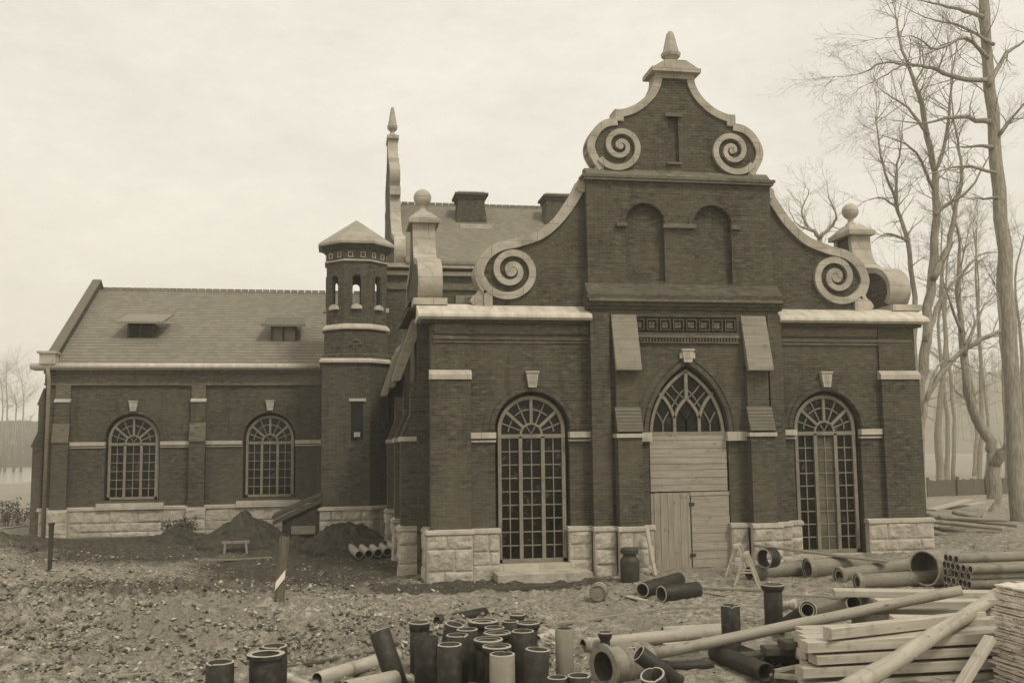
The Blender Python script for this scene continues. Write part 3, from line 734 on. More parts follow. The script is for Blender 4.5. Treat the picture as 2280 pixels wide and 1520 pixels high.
# ---- flanks of the front block
mb = MB(); mb.box(-6.5, -6.1, .36, 13.4, -.4, ZC); mb.box(6.1, 6.5, .36, 13.4, -.4, ZC); part(mb, 'flank_wall', BRICK)
for sx in (-1, 1):
    mb = MB(); X = lambda a: sx*a
    def bx(xa, xb, y0_, y1_, z0_, z1_): mb.box(min(X(xa), X(xb)), max(X(xa), X(xb)), y0_, y1_, z0_, z1_)
    bx(6.5, 6.8, 1.0, 4.8, 0, 6.75); part(mb, 'flank_bay', BRICK)
    mb = MB(); bx(6.45, 7.05, .8, 5.0, 6.72, 6.8); bx(6.45, 6.95, .9, 4.9, 6.8, 6.95); bx(6.4, 7.0, .85, 4.95, 6.95, 7.02); part(mb, 'brick_cornice', BRICK)
    mb = MB()
    pr = [(6.1, 6.36), (6.86, 6.36), (6.9, 6.42), (6.86, 6.5), (6.1, 6.8)]
    for a, b in ((.33, .8), (5.0, 13.3)): mb.prism([(X(u), v) for u, v in pr], a, b, lambda u, v, w: (u, w, v))
    part(mb, 'cornice', CAPS)
    for yb in (1.2, 4.0, 8.5, 11.6):
        mb = MB(); oo = 7.2
        bx(6.45, oo, yb, yb+.65, 0, 3.5)
        mb.prism([(X(6.45), 3.5), (X(oo), 3.5), (X(oo-.25), 4.1), (X(6.45), 4.1)], yb+.003, yb+.647, lambda u, v, w: (u, w, v))
        bx(6.45, oo-.25, yb+.02, yb+.63, 4.08, 4.9); bt = part(mb, 'buttress', BRICK)
        mb = MB(); bx(6.4, oo+.04, yb-.04, yb+.69, 3.38, 3.5); mb.build('stone_corbel', STONE, bt)
        if yb > .5:
            mb = MB(); mb.prism([(X(6.62), 6.5), (X(7.22), 4.95), (X(7.40), 4.92), (X(7.42), 5.0), (X(6.9), 6.55)], yb-.02, yb+.67, lambda u, v, w: (u, w, v)); mb.build('slab_cap', TIMBER_G, bt)
        else:
            mb = MB(); mb.prism([(X(6.45), 4.88), (X(oo-.2), 4.88), (X(oo-.22), 5.0), (X(6.45), 5.12)], yb-.02, yb+.67, lambda u, v, w: (u, w, v)); mb.build('stone_offset', STONE, bt)
        mb = MB(); pl = [(X(6.45), 1.12), (X(oo+.1), 1.12), (X(oo+.1), 1.18), (X(oo), 1.24), (X(6.45), 1.24)]
        mb.k = 1; mb.prism(pl, yb-.10, yb+.72, lambda u, v, w: (u, w, v)); bx(6.45, oo+.02, yb-.03, yb+.68, -.3, 1.12); mb.k = 0
        if sx < 0:
            rock_face(mb, X(oo+.06), X(6.7), -.1, 1.12, FY(yb-.035), 3, .5, int(yb*10)); rock_face(mb, yb-.03, yb+.68, -.1, 1.12, FX(X(oo+.025)), 3, .5, int(yb*10)+3)
        mb.build('stone_footing', [STONE_R, STONE], bt)
    # scroll gable over the flank, ball on its pedestal
    YC, XC = 2.9, 6.5
    G1 = crom([(.5, 9.36), (.52, 9.0), (.66, 8.6), (1.0, 8.3), (1.45, 8.18), (1.98, 8.05), (2.36, 7.76), (2.48, 7.42), (2.42, 7.2), (2.28, 7.02)], 7)
    prof = [(YC-u, v) for u, v in G1]; prof2 = [(YC+u, v) for u, v in G1]
    mb = MB(); mb.plate(prof+[(YC-2.4, 6.6), (YC+2.4, 6.6)]+prof2[::-1], [], .5, lambda u, v, w: (X(XC)-w, u, v)); sg = part(mb, 'flank_gable', BRICK)
    sg = [o for o in bpy.data.objects if o.name.startswith('flank_gable')][-1] if sg is None else sg
    mb = MB()
    for pp, q in ((prof, 1), (prof2, 0)):
        cl = inset(pp, .06 if q else -.06); mb.ribbon(cl, .16, .62, lambda u, v, w: (X(XC)-.31+w, u, v))
    part(mb, 'coping', COPE, sg)
    mb = MB()
    mb.box(X(XC)-.42, X(XC)+.42, YC-.66, YC+.66, 9.36, 9.5)
    vs = [(X(XC)+a*.40, YC+b*.62, 9.5) for a, b in ((-1, -1), (1, -1), (1, 1), (-1, 1))]+[(X(XC)+a*.2, YC+b*.26, 9.74) for a, b in ((-1, -1), (1, -1), (1, 1), (-1, 1))]
    mb.add(vs, [(0, 1, 5, 4), (1, 2, 6, 5), (2, 3, 7, 6), (3, 0, 4, 7), (4, 5, 6, 7)]); mb.build('pedestal', COPE, sg)
    mb = MB(); mb.smooth = True
    bp = [(0, 9.72), (.18, 9.73), (.16, 9.8), (.085, 9.87), (.085, 9.96)]+[(.25*math.cos(R(a)), 10.2+.25*math.sin(R(a))) for a in range(-70, 91, 10)]
    mb.lathe(bp, 20, lambda x, y, z: (x+X(XC), y+YC, z))
    mb.build('ball_finial', STONE, sg)
    mb = MB(); bx(6.1, 6.95, YC-2.75, YC+2.75, 6.78, 6.95); part(mb, 'gable_base', STONE)
# roof of the front block
mb = MB(); mb.prism([(-6.55, 6.55), (6.55, 6.55), (0, 9.6)], .6, 14.5, lambda u, v, w: (u, w, v)); part(mb, 'roof', ROOF)

# ---- rear hall
mb = MB(); mb.box(-7.0, 7.0, 13.55, 25.5, -.2, 10.2); part(mb, 'hall_wall', BRICK)
mb = MB(); mb.box(-7.0, 7.0, 13.38, 13.55, 9.85, 10.0); mb.box(-7.1, 7.1, 13.2, 13.6, 10.12, 10.26); part(mb, 'eaves_course', STONE)
mb = MB(); mb.box(-7.02, 7, 13.47, 13.57, 9.3, 9.55); mb.k = 1; mb.box(-4.35, -3.2, 13.5, 13.58, 7.9, 9.1)
for k in range(4): mb.box(-4.35+k*.38, -4.31+k*.38, 13.46, 13.52, 7.9, 9.1)
part(mb, 'string_course', [BRICK_L, FRAME])
mb = MB()
pr = [(13.15, 10.26), (13.15, 10.36), (19.5, 14.15), (25.9, 10.36), (25.9, 10.26)]
mb.prism(pr, -6.3, 6.6, lambda u, v, w: (w, u, v))
for k in range(42): mb.box(-6.4+k*.31, -6.4+k*.31+.27, 19.4, 19.6, 14.1, 14.24)
rr = part(mb, 'roof', ROOF)
for (px0, px1, pyt, pyb, Yc) in ((1021, 1076, 428, 500, 18.0), (1218, 1262, 432, 500, 18.0)):
    a = at(px0, pyb, Yc-.6); b = at(px1, pyt, Yc-.6); w = b[0]-a[0]; zt = b[2]; x0_, x1_ = a[0], a[0]+1.15
    mb = MB(); mb.prism([(x0_-.14, 12.4), (x1_+.14, 12.4), (x1_+.06, 13.3), (x1_, 13.6), (x1_, zt-.25), (x0_, zt-.25), (x0_, 13.6), (x0_-.06, 13.3)], 17.4, 18.5, lambda u, v, w: (u, w, v))
    mb.box(x0_-.06, x1_+.06, 17.34, 18.56, zt-.3, zt-.17); mb.box(x0_-.15, x1_+.15, 17.25, 18.65, zt-.17, zt-.06); mb.k = 1; mb.box(x0_-.02, x1_+.02, 17.38, 18.52, zt-.06, zt+.02)
    mb.k = 1; mb.box(x0_+.0, x1_+.25, 16.75, 16.95, 12.48, 12.68)
    mb.build('chimney', [BRICK, STONE], rr)
# tall scroll gable of the rear hall, seen almost edge on
YR = 19.5
G2 = crom([(.45, 17.0), (.5, 16.6), (.75, 16.15), (1.15, 15.85)], 6)+[(1.5, 15.8), (1.5, 15.6)]+crom([(1.6, 15.55), (2.15, 15.25), (2.3, 14.8), (1.95, 14.3)], 6)+[(2.6, 14.25), (2.6, 13.95)]+crom([(2.3, 13.9), (2.7, 13.0), (3.6, 12.1), (4.6, 11.7), (5.5, 11.5), (5.95, 11.1), (6.0, 10.7), (5.8, 10.35)], 7)
pa = [(YR-u, v) for u, v in G2]; pb = [(YR+u, v) for u, v in G2]
mb = MB(); mb.plate(pa+[(YR-5.8, 9.9), (YR+5.8, 9.9)]+pb[::-1], [], .36, lambda u, v, w: (-6.5-w, u, v)); rg_ = part(mb, 'tall_gable', BRICK)
mb = MB()
for pp, q in ((pa, 1), (pb, 0)): mb.ribbon(inset(pp, .07 if q else -.07), .2, .44, lambda u, v, w: (-6.72+w, u, v))
part(mb, 'coping', COPE, rg_)
mb = MB(); mb.box(-6.76, -6.24, YR-.62, YR+.62, 17.0, 17.15)
mb.lathe([(0, 17.15), (.24, 17.15), (.2, 17.3), (.12, 17.42), (.12, 17.48), (.26, 17.62), (.28, 17.74), (.24, 17.8), (.08, 18.6), (0, 18.65)], 8, lambda x, y, z: (x*.9-6.5, y*.9+YR, z))
mb.build('obelisk_finial', COPE, rg_)

# ---- side wing
WX0, WX1, ZWE = -19.2, -7.0, 6.1
WW = [(-16.16, .86), (-11.32, .86)]
mb = MB()
mb.plate([(WX0, -.4), (WX1, -.4), (WX1, ZWE), (WX0, ZWE)], [arch_hole(c, .95, 1.45, 3.62) for c, _ in WW], .3, FYc(YW, .3))
mb.plate([(WX0+.1, -.3), (WX1, -.3), (WX1, ZWE-.02), (WX0+.1, ZWE-.02)], [arch_hole(c, .86, 1.46, 3.62) for c, _ in WW], .25, FYc(YW+.302, .25))
mb.box(WX0, WX0+.35, YW+.3, 25.5, -.4, ZWE)
part(mb, 'wing_wall', BRICK)
mb = MB()
for c, _ in WW: mb.ribbon(arc(c, 3.62, 1.03, 0, 180, 26), .12, .05, FY(YW)); mb.ribbon(arc(c, 3.62, 1.16, 0, 180, 26), .12, .03, FY(YW))
part(mb, 'arch_ring', BRICK)
for c, hw in WW: arched_window(c, hw, 1.48, 3.62, 3.46, 6, YW+.24, GLASS, None)
for c, _ in WW: keystone(c, 4.66, 5.0, YW)
mb = MB()
for a, b in ((-18.3, -17.1), (-15.2, -14.15), (-13.6, -12.3), (-10.4, -9.45)): mb.box(a, b, YW-.09, YW+.1, 3.42, 3.56); mb.box(a, b, YW-.05, YW+.1, 3.34, 3.385)
part(mb, 'impost_course', STONE)
for x0, x1 in ((-18.85, -18.3), (-14.15, -13.6)):
    mb = MB(); mb.box(x0, x1, YW-.3, YW+.1, 1.2, 3.5); mb.prism([(YW+.1, 3.5), (YW-.3, 3.5), (YW-.18, 4.2), (YW+.1, 4.2)], x0+.002, x1-.002, lambda u, v, w: (w, u, v))
    mb.box(x0+.02, x1-.02, YW-.18, YW+.1, 4.2, 5.0); mb.k = 1; mb.box(x0+.02, x1-.02, YW-.1, YW+.1, 5.08, 5.6); mb.k = 0
    bt = part(mb, 'buttress', [BRICK, BRICK_L]); mb = MB(); mb.prism([(YW+.1, 4.98), (YW-.22, 4.98), (YW-.22, 5.03), (YW-.08, 5.12), (YW+.1, 5.12)], x0, x1, lambda u, v, w: (w, u, v)); mb.build('stone_offset', STONE, bt)
    mb = MB()
    mb.prism([(YW-.33, 3.52), (YW-.345, 3.55), (YW-.2, 4.22), (YW-.17, 4.2)], x0-.01, x1+.01, lambda u, v, w: (w, u, v)); mb.build('tiled_offset', BRICK_L, bt)
mb = MB(); mb.box(WX0-.02, WX1, YW-.04, YW+.1, 5.68, 6.02); part(mb, 'brick_frieze', BRICK_L)
mb = MB(); mb.box(WX0-.03, WX1, YW-.1, YW+.1, 5.6, 5.68); mb.box(WX0-.05, WX1, YW-.12, YW+.1, 6.02, 6.14); part(mb, 'string_course', BRICK_L)
mb = MB(); mb.smooth = True; mb.tube([(WX0-.45, YW-.3, 6.27), (-9.35, YW-.3, 6.27)], .12, 10); mb.smooth = False; mb.box(WX0-.4, -9.35, YW-.25, YW+.1, 6.14, 6.24); part(mb, 'gutter', CAPS)
mb = MB()
mb.k = 1; mb.box(WX0+.02, WX1, YW-.13, YW+.15, -.2, 1.12); mb.k = 0
rock_face(mb, WX0-.05, -9.4, .0, 1.12, FY(YW-.14), 3, .85, 31, .05)
mb.k = 1; mb.prism([(YW+.1, 1.12), (YW-.2, 1.12), (YW-.2, 1.2), (YW-.1, 1.24), (YW+.1, 1.24)], WX0-.1, -9.4, lambda u, v, w: (w, u, v)); mb.k = 0
for c in (-18.57, -13.87):
    mb.k = 1; mb.box(c-.34, c+.34, YW-.38, YW-.1, -.1, 1.18); mb.k = 0; rock_face(mb, c-.34, c+.34, 0, 1.14, FY(YW-.385), 3, .9, int(-c), .04)
mb.k = 1
for c, _ in WW: mb.box(c-1.15, c+1.15, YW-.26, YW+.2, 1.14, 1.36)
part(mb, 'stone_plinth', [STONE_R, STONE])
# wing roof and the tilted vents in it
YRW, ZRW = 19.5, 10.05
mb = MB(); sl_ = (ZRW-6.2)/(YRW-13.1)
mb.prism([(13.1, 6.18), (13.1, 6.26), (YRW, ZRW), (25.9, 6.26), (25.9, 6.18)], WX0+.355, -7.05, lambda u, v, w: (w, u, v))
for k in range(40): mb.box(WX0+.5+k*.30, WX0+.5+k*.30+.26, YRW-.1, YRW+.1, ZRW-.06, ZRW+.09)
wr = part(mb, 'roof', ROOF)
def roofz(y): return 6.26+(ZRW-6.26)*(y-13.1)/(YRW-13.1)
for pxc, pyc, sk in ((318, 742, .3), (633, 748, 0.)):
    # find the roof point under the pixel
    y_ = 14.
    for _ in range(40):
        p = at(pxc, pyc, y_); y_ += (p[2]-roofz(y_))*.5
        y_ = min(max(y_, 13.2), 19)
    x_, z_ = p[0], roofz(y_)
    mb = MB(); yf = y_-.35; zf_ = roofz(yf)
    mb.k = 1; mb.box(x_-.48, x_+.48, yf, yf+.08, zf_, zf_+.60)
    mb.k = 0; 
    for q in (-.5, .42): mb.box(x_+q, x_+q+.08, yf-.01, yf+.9, zf_, zf_+.54)
    for q in (-.05, -.5, .42): mb.box(x_+q, x_+q+.08, yf-.03, yf, zf_, zf_+.52)
    mb.k = 2; mb.add([(x_-.85, yf-.45, zf_+.50), (x_+.85, yf-.45, zf_+.50), (x_+.75+sk, yf+.95, zf_+.98), (x_-.65, yf+.95, zf_+.98), (x_-.85, yf-.45, zf_+.58), (x_+.85, yf-.45, zf_+.58), (x_+.75+sk, yf+.95, zf_+1.06), (x_-.65, yf+.95, zf_+1.06)],
                  [(0, 1, 2, 3), (4, 5, 6, 7), (0, 1, 5, 4), (1, 2, 6, 5), (2, 3, 7, 6), (3, 0, 4, 7)])
    mb.build('dormer_vent', [BRICK, GLASS if sk else FRAME, TIMBER_G if sk else ROOF_S], wr)
# end gable of the wing
mb = MB()
ge = [(13.5, 5.9), (13.25, 6.2), (13.25, 6.75), (13.5, 6.8), (YRW, ZRW+.36), (25.6, 6.8), (25.8, 6.75), (25.8, 6.2), (25.6, 5.9)]
mb.prism(ge, WX0+.12, WX0+.36, lambda u, v, w: (w, u, v))
eg = part(mb, 'end_gable', BRICK)
mb = MB(); mb.ribbon([(13.3, 6.78), (13.52, 6.84), (YRW, ZRW+.40), (25.6, 6.84)], .07, .34, lambda u, v, w: (WX0+.06+w, u, v)); part(mb, 'coping', ROOF_S, eg)
mb = MB(); mb.box(WX0-.12, WX0+.42, 13.02, 13.45, 6.34, 6.72); mb.box(WX0-.2, WX0+.47, 12.97, 13.5, 6.72, 6.8); part(mb, 'kneeler_stone', STONE, eg)
for ya, yb in ((13.45, 14.0), (18.9, 20.1)):
    mb = MB(); mb.box(WX0-.35, WX0, ya, yb, -.2, 3.4); mb.prism([(WX0, 3.4), (WX0-.42, 3.4), (WX0-.2, 3.95), (WX0, 3.95)], ya, yb, lambda u, v, w: (u, w, v)); mb.box(WX0-.2, WX0, ya+.01, yb-.01, 3.9, 4.9)
    mb.prism([(WX0, 4.9), (WX0-.26, 4.9), (WX0-.05, 5.5), (WX0, 5.5)], ya, yb, lambda u, v, w: (u, w, v)); part(mb, 'buttress', BRICK)
mb = MB(); mb.smooth = True; mb.tube([(-19.05, YW-.42, 6.2), (-19.0, YW-.36, 5.8), (-19.0, YW-.36, -.1)], .07, 8); part(mb, 'downpipe', TIMBER_G)

# ---- turret in the angle
tx, ty = TUR
def octo(ap, rot=22.5):
    r = ap/math.cos(R(22.5)); return [(tx+r*math.cos(R(rot+45*i)), ty+r*math.sin(R(rot+45*i))) for i in range(8)]
def sweep(mb, secs):      # stack of (list of xy, z)
    for (A, za), (B_, zb) in zip(secs[:-1], secs[1:]):
        n = len(A); mb.add([(x, y, za) for x, y in A]+[(x, y, zb) for x, y in B_], [(i, (i+1) % n, n+(i+1) % n, n+i) for i in range(n)])
base = [(-9.38, 10.5), (-7.72, 10.5), (-7.05, 11.17), (-7.05, 13.4), (-9.38, 13.4)]
mb = MB()
mb.plate([(-9.38, 1.1), (-7.72, 1.1), (-7.72, 6.2), (-9.38, 6.2)], [[(-8.38, 2.2), (-7.95, 2.2), (-7.95, 4.85), (-8.38, 4.85)]], .2, FYc(10.5, .2))
mb.add([(x, y, z) for z in (1.1, 6.2) for x, y in base], [(1, 2, 7, 6), (2, 3, 8, 7), (4, 0, 5, 9), (5, 6, 7, 8, 9)])
oc = octo(1.2)
oc = octo(1.19); sweep(mb, [(oc, 6.2), (oc, 6.5), (octo(1.13), 6.55), (octo(1.13), 7.3)])
tur = part(mb, 'turret', BRICK_T)
mb = MB(); mb.box(-8.42, -7.9, 10.62, 10.7, 2.2, 4.9); mb.build('slit_window', GLASS, tur)
mb = MB(); mb.box(-8.38, -7.95, 10.56, 10.64, 2.2, 3.5); mb.build('brick_infill', BRICK_T, tur)
mb = MB(); mb.box(-8.45, -7.86, 10.44, 10.6, 4.85, 4.95); mb.box(-8.27, -8.06, 10.42, 10.6, 3.62, 3.78); part(mb, 'slit_trim', STONE, tur)
mb = MB()
mb.k = 1; sweep(mb, [([(-9.42, 10.42), (-7.68, 10.42), (-6.98, 11.13), (-6.98, 13.4), (-9.42, 13.4)], z) for z in (-.3, 1.12)]); mb.k = 0
rock_face(mb, -9.42, -7.68, .3, 1.12, FY(10.41), 2, .5, 41, .06)
def chamf(u, v, w): return (-7.68+u*.7071+w*.7071, 10.42+u*.7071-w*.7071, v)
rock_face(mb, 0, 1.0, .3, 1.12, chamf, 2, .5, 42, .06)
mb.k = 1; q = [(-9.48, 10.34), (-7.64, 10.34), (-6.92, 11.06), (-6.92, 13.4), (-9.48, 13.4)]
sweep(mb, [(q, 1.12), (q, 1.18), ([(-9.38, 10.5), (-7.72, 10.5), (-7.0, 11.17), (-7.0, 13.4), (-9.38, 13.4)], 1.24)]); mb.add([(x, y, 1.12) for x, y in q], [(0, 1, 2, 3, 4)])
mb.build('stone_plinth', [STONE_R, STONE], tur)
mb = MB(); q = [(-9.48, 10.4), (-7.68, 10.4), (-6.95, 11.13), (-6.95, 13.4), (-9.48, 13.4)]
sweep(mb, [(q, 6.2), (q, 6.27), (octo(1.2)[0:1]*0 or [(-9.4, 10.5), (-7.72, 10.5), (-7.0, 11.17), (-7.0, 13.4), (-9.4, 13.4)], 6.36)]); mb.add([(x, y, 6.2) for x, y in q]+[(x, y, 6.36) for x, y in [(-9.4, 10.5), (-7.72, 10.5), (-7.0, 11.17), (-7.0, 13.4), (-9.4, 13.4)]], [(0, 1, 2, 3, 4), (5, 6, 7, 8, 9)])
part(mb, 'string_course', STONE, tur)
# open belfry stage: eight faces, each with a slit
mb = MB(); ap = 1.06; fw_ = 2*ap*math.tan(R(22.5))
sill = MB()
for i in range(8):
    a = R(-90+45*i); nx, ny = math.cos(a), math.sin(a); txx, tyy = -ny, nx
    fn = lambda u, v, w, nx=nx, ny=ny, txx=txx, tyy=tyy: (tx+nx*(ap-.07+w)+txx*u, ty+ny*(ap-.07+w)+tyy*u, v)
    mb.plate([(-fw_/2, 7.3), (fw_/2, 7.3), (fw_/2, 10.3), (-fw_/2, 10.3)], [arch_hole(0, .14, 8.28, 9.2, 8)], .14, fn)
    sill.prism([(-.2, 8.12), (.2, 8.12), (.17, 8.24), (0, 8.3), (-.17, 8.24)], .05, .19, fn)
    fr_ = fn
    mb.ribbon([(-.2, 8.3), (-.2, 9.2)]+arc(0, 9.2, .2, 180, 0, 10)[1:-1]+[(.2, 9.2), (.2, 8.3)], .07, .03, lambda u, v, w, fn=fn: fn(u, v, w+.07))
mb.build('belfry', BRICK_T, tur); part(sill, 'slit_sill', STONE, tur)
mb = MB()
sweep(mb, [(octo(1.06), 7.4), (octo(1.2), 7.4), (octo(1.2), 7.46), (octo(1.08), 7.6)]); sweep(mb, [(octo(1.06), 9.84), (octo(1.13), 9.84), (octo(1.13), 9.9), (octo(1.06), 9.9)]); part(mb, 'string_course', STONE, tur)
mb = MB()
sweep(mb, [(octo(1.06), 10.26), (octo(1.12), 10.3), (octo(1.16), 10.36), (octo(1.24), 10.42), (octo(.5), 10.44)])
mb.build('brick_cornice', BRICK_T, tur)
mb = MB()
for i in range(8):
    a = R(-90+45*i); nx, ny = math.cos(a), math.sin(a); txx, tyy = -ny, nx
    for u in (-.22, .22):
        fn = lambda u_, v, w: (tx+nx*(ap+w)+txx*u_, ty+ny*(ap+w)+tyy*u_, v)
        mb.ribbon([(u-.075, 9.99), (u+.075, 9.99), (u+.075, 10.16), (u-.075, 10.16)], .04, .035, fn, closed=True)
part(mb, 'flower_frieze', STONE, tur)
mb = MB(); o1 = octo(1.36); o2 = octo(1.36)
sweep(mb, [(octo(1.2), 10.43), (o1, 10.44), (o2, 10.52), (octo(1.28), 10.6), (octo(.02), 11.55)]); mb.build('turret_roof', mottled('turret_slate', .22, .36, 2, .7, 7, .3, .02, coord='pos'), tur)
mb = MB(); mb.ribbon(arc(tx-.02, 6.85, .17, 0, 180, 12), .07, .06, FY(ty-1.13)); mb.prism(arc(tx-.02, 6.85, .14, 0, 180, 12), 0, .01, FY(ty-1.135)); mb.build('blind_arch', BRICK_L, tur)

# ================================================================== terrain, water, hills
def axis_coords(fine0, fine1, step, lo, hi, grow=1.25):
    a = list(np.arange(fine0, fine1, step)); s = step
    left = []; x = fine0
    while x > lo: s *= grow; x -= s; left.append(x)
    s = step; right = []; x = a[-1]
    while x < hi: s *= grow; x += s; right.append(x)
    return np.array(left[::-1]+a+right)
def lump(x, y):
    big = fbm(x*1.5, y*1.5, 31, 3)-.5; cl = fbm(x*4.2, y*4.2, 41, 3); fi = fbm(x*9, y*9, 57, 3)
    return .26*big+.20*np.clip(cl-.46, 0, 1)*2+.08*np.abs(fi-.5)*2-.10*np.clip(.05-np.abs(fbm(x*.7+3, y*.35, 91, 3)-.5), 0, 1)*10
xs = axis_coords(-20, 9, .055, -900, 900, 1.13); ys = axis_coords(-15.5, 8, .06, -120, 900, 1.12)
XX, YY = np.meshgrid(xs, ys)
ZZ = H(XX, YY)
rub = np.maximum(bump(XX, YY, -15.5, -4.5, 6.5, 5.5), .8*bump(XX, YY, -9.0, -7.5, 4.5, 2.6)); rub = np.maximum(rub, .55*bump(XX, YY, -20, 5, 4, 5))
near = np.clip(1-np.maximum(np.abs(XX+5)/24, np.abs(YY+2)/18)**4, 0, 1)
det = lump(XX, YY)
ZZ = ZZ+near*det*(.40+1.25*rub)
far = np.clip((np.hypot(XX, YY)-60)/60, 0, 1); ZZ = ZZ+far*.5*(fbm(XX*.03, YY*.03, 71, 3)-.5)
nx_, ny_ = len(xs), len(ys)
me = bpy.data.meshes.new('ground')
vv = np.stack([XX, YY, ZZ], -1).reshape(-1, 3)
ii = (np.arange(ny_-1)[:, None]*nx_+np.arange(nx_-1)[None, :]).reshape(-1)
ff = np.stack([ii, ii+1, ii+1+nx_, ii+nx_], -1)
me.vertices.add(len(vv)); me.vertices.foreach_set('co', vv.ravel())
me.loops.add(ff.size); me.loops.foreach_set('vertex_index', ff.ravel())
me.polygons.add(len(ff)); me.polygons.foreach_set('loop_start', np.arange(0, ff.size, 4)); me.polygons.foreach_set('loop_total', np.full(len(ff), 4))
me.update(calc_edges=True); me.polygons.foreach_set('use_smooth', np.ones(len(ff), bool)); me.materials.append(GROUND)
o = bpy.data.objects.new('ground', me); COL.objects.link(o); tag(o, kind='structure')
m_, t_, b_ = new_mat('river_water'); b_.inputs['Base Color'].default_value = sep(.3); b_.inputs['Roughness'].default_value = .18
bumpn(t_, b_, noise(t_, pos(t_), .6, 4), .08, .1)
mb = MB(); mb.add([(-600, 52, -.55), (600, 52, -.55), (600, 300, -.55), (-600, 300, -.55)], [(0, 1, 2, 3)]); tag(mb.build('river', m_), kind='structure')
HILL = mottled('hill_scrub', .045, .09, .05, .95, 8, 0, coord='pos')
hx = np.linspace(-420, 480, 181); hy = np.linspace(250, 420, 26)
mb = MB(); HX, HY = np.meshgrid(hx, hy)
hh = (17+22*sst(20, 160, HX)-6*sst(-260, -330, HX)*0)*np.sin(np.clip((HY-250)/170, 0, 1)*PI*.62)*(.8+.45*(fbm(HX*.02, HY*.02, 3, 4)-.3))+1.6*(fbm(HX*.14, HY*.14, 9, 3)-.5)-1
mb.smooth = True
mb.add([tuple(q) for q in np.stack([HX, HY, hh], -1).reshape(-1, 3)], [(j*181+i, j*181+i+1, (j+1)*181+i+1, (j+1)*181+i) for j in range(25) for i in range(180)])
ho_ = mb.build('hills', [HILL, mottled('pale_slope', .17, .25, .05, .95, 8, 0, coord='pos')]); tag(ho_, kind='structure')
for p_ in ho_.data.polygons: p_.material_index = 1 if p_.center.x > -20 else 0

# ---- loose rubble and dead leaves
def scatter(name, n, gen, lo, hi, mats, flat=.45):
    octv = np.array([(1, 0, 0), (0, 1, 0), (-1, 0, 0), (0, -1, 0), (0, 0, 1), (0, 0, -1)], float)
    octf = np.array([(0, 1, 4), (1, 2, 4), (2, 3, 4), (3, 0, 4), (1, 0, 5), (2, 1, 5), (3, 2, 5), (0, 3, 5)])
    P = gen(n); k = len(P)
    sz = lo+(hi-lo)*RNG.random(k)**3.2
    V = octv[None]*sz[:, None, None]*(.55+.9*RNG.random((k, 6, 1)))*np.array([1, 1, flat])
    a = RNG.random(k)*2*PI; tl = (RNG.random(k)-.5)*2.0
    ca, sa, ct, st = np.cos(a), np.sin(a), np.cos(tl), np.sin(tl)
    x, y, z = V[..., 0], V[..., 1], V[..., 2]
    y, z = y*ct[:, None]-z*st[:, None], y*st[:, None]+z*ct[:, None]
    x, y = x*ca[:, None]-y*sa[:, None], x*sa[:, None]+y*ca[:, None]
    V = np.stack([x, y, z], -1)+P[:, None, :]
    V[..., 2] += sz[:, None]*.25
    F_ = (octf[None]+6*np.arange(k)[:, None, None]).reshape(-1, 3)
    me = bpy.data.meshes.new(name); V = V.reshape(-1, 3)
    me.vertices.add(len(V)); me.vertices.foreach_set('co', V.ravel())
    me.loops.add(F_.size); me.loops.foreach_set('vertex_index', F_.ravel().astype(np.int32))
    me.polygons.add(len(F_)); me.polygons.foreach_set('loop_start', np.arange(0, F_.size, 3)); me.polygons.foreach_set('loop_total', np.full(len(F_), 3))
    me.update(calc_edges=True)
    for q in mats: me.materials.append(q)
    mi = np.repeat(RNG.integers(0, len(mats), k), 8); me.polygons.foreach_set('material_index', mi.astype(np.int32))
    o = bpy.data.objects.new(name, me); COL.objects.link(o); return o
def hz_full(x, y):
    ru = np.maximum(bump(x, y, -15.5, -4.5, 6.5, 5.5), .8*bump(x, y, -9.0, -7.5, 4.5, 2.6)); ru = np.maximum(ru, .55*bump(x, y, -20, 5, 4, 5))
    nr = np.clip(1-np.maximum(np.abs(x+5)/24, np.abs(y+2)/18)**4, 0, 1)
    return H(x, y)+nr*lump(x, y)*(.40+1.25*ru)
def gen_rub(n):
    x = RNG.uniform(-24, -5, n*3); y = RNG.uniform(-15, 7, n*3)
    w = np.maximum(bump(x, y, -15.5, -5, 5.5, 6), .9*bump(x, y, -9.0, -7.5, 4.0, 2.6)); w = np.maximum(w, .5*bump(x, y, -20, 5, 4, 4))*(.3+1.2*(fbm(x*.8, y*.8, 4, 3)))
    w = w*np.clip((fbm(x*1.3, y*1.3, 63, 3)-.36)*4.2, .08, 1.3); k = RNG.random(n*3) < w; x, y = x[k][:n], y[k][:n]
    return np.stack([x, y, hz_full(x, y)], -1)
def gen_all(n):
    x = RNG.uniform(-22, 9, n); y = RNG.uniform(-16, 9, n); k = ~((np.abs(x) < 7.3) & (y > -.8)) & ~((x < -7) & (y > 13)); x, y = x[k], y[k]
    return np.stack([x, y, hz_full(x, y)], -1)
R1 = mottled('rubble_pale', .34, .52, 8, .9, 3, 0, coord='pos'); R2 = mottled('rubble_mid', .18, .30, 8, .9, 3, 0, coord='pos'); R3 = mottled('rubble_dark', .04, .09, 8, .9, 3, 0, coord='pos')
tag(scatter('rubble', 80000, gen_rub, .008, .065, [R1, R2, R2, R2, R3, R3]), kind='stuff')
tag(scatter('leaf_litter', 12000, gen_all, .01, .045, [R1, R2, R3, R3], .3), kind='stuff')

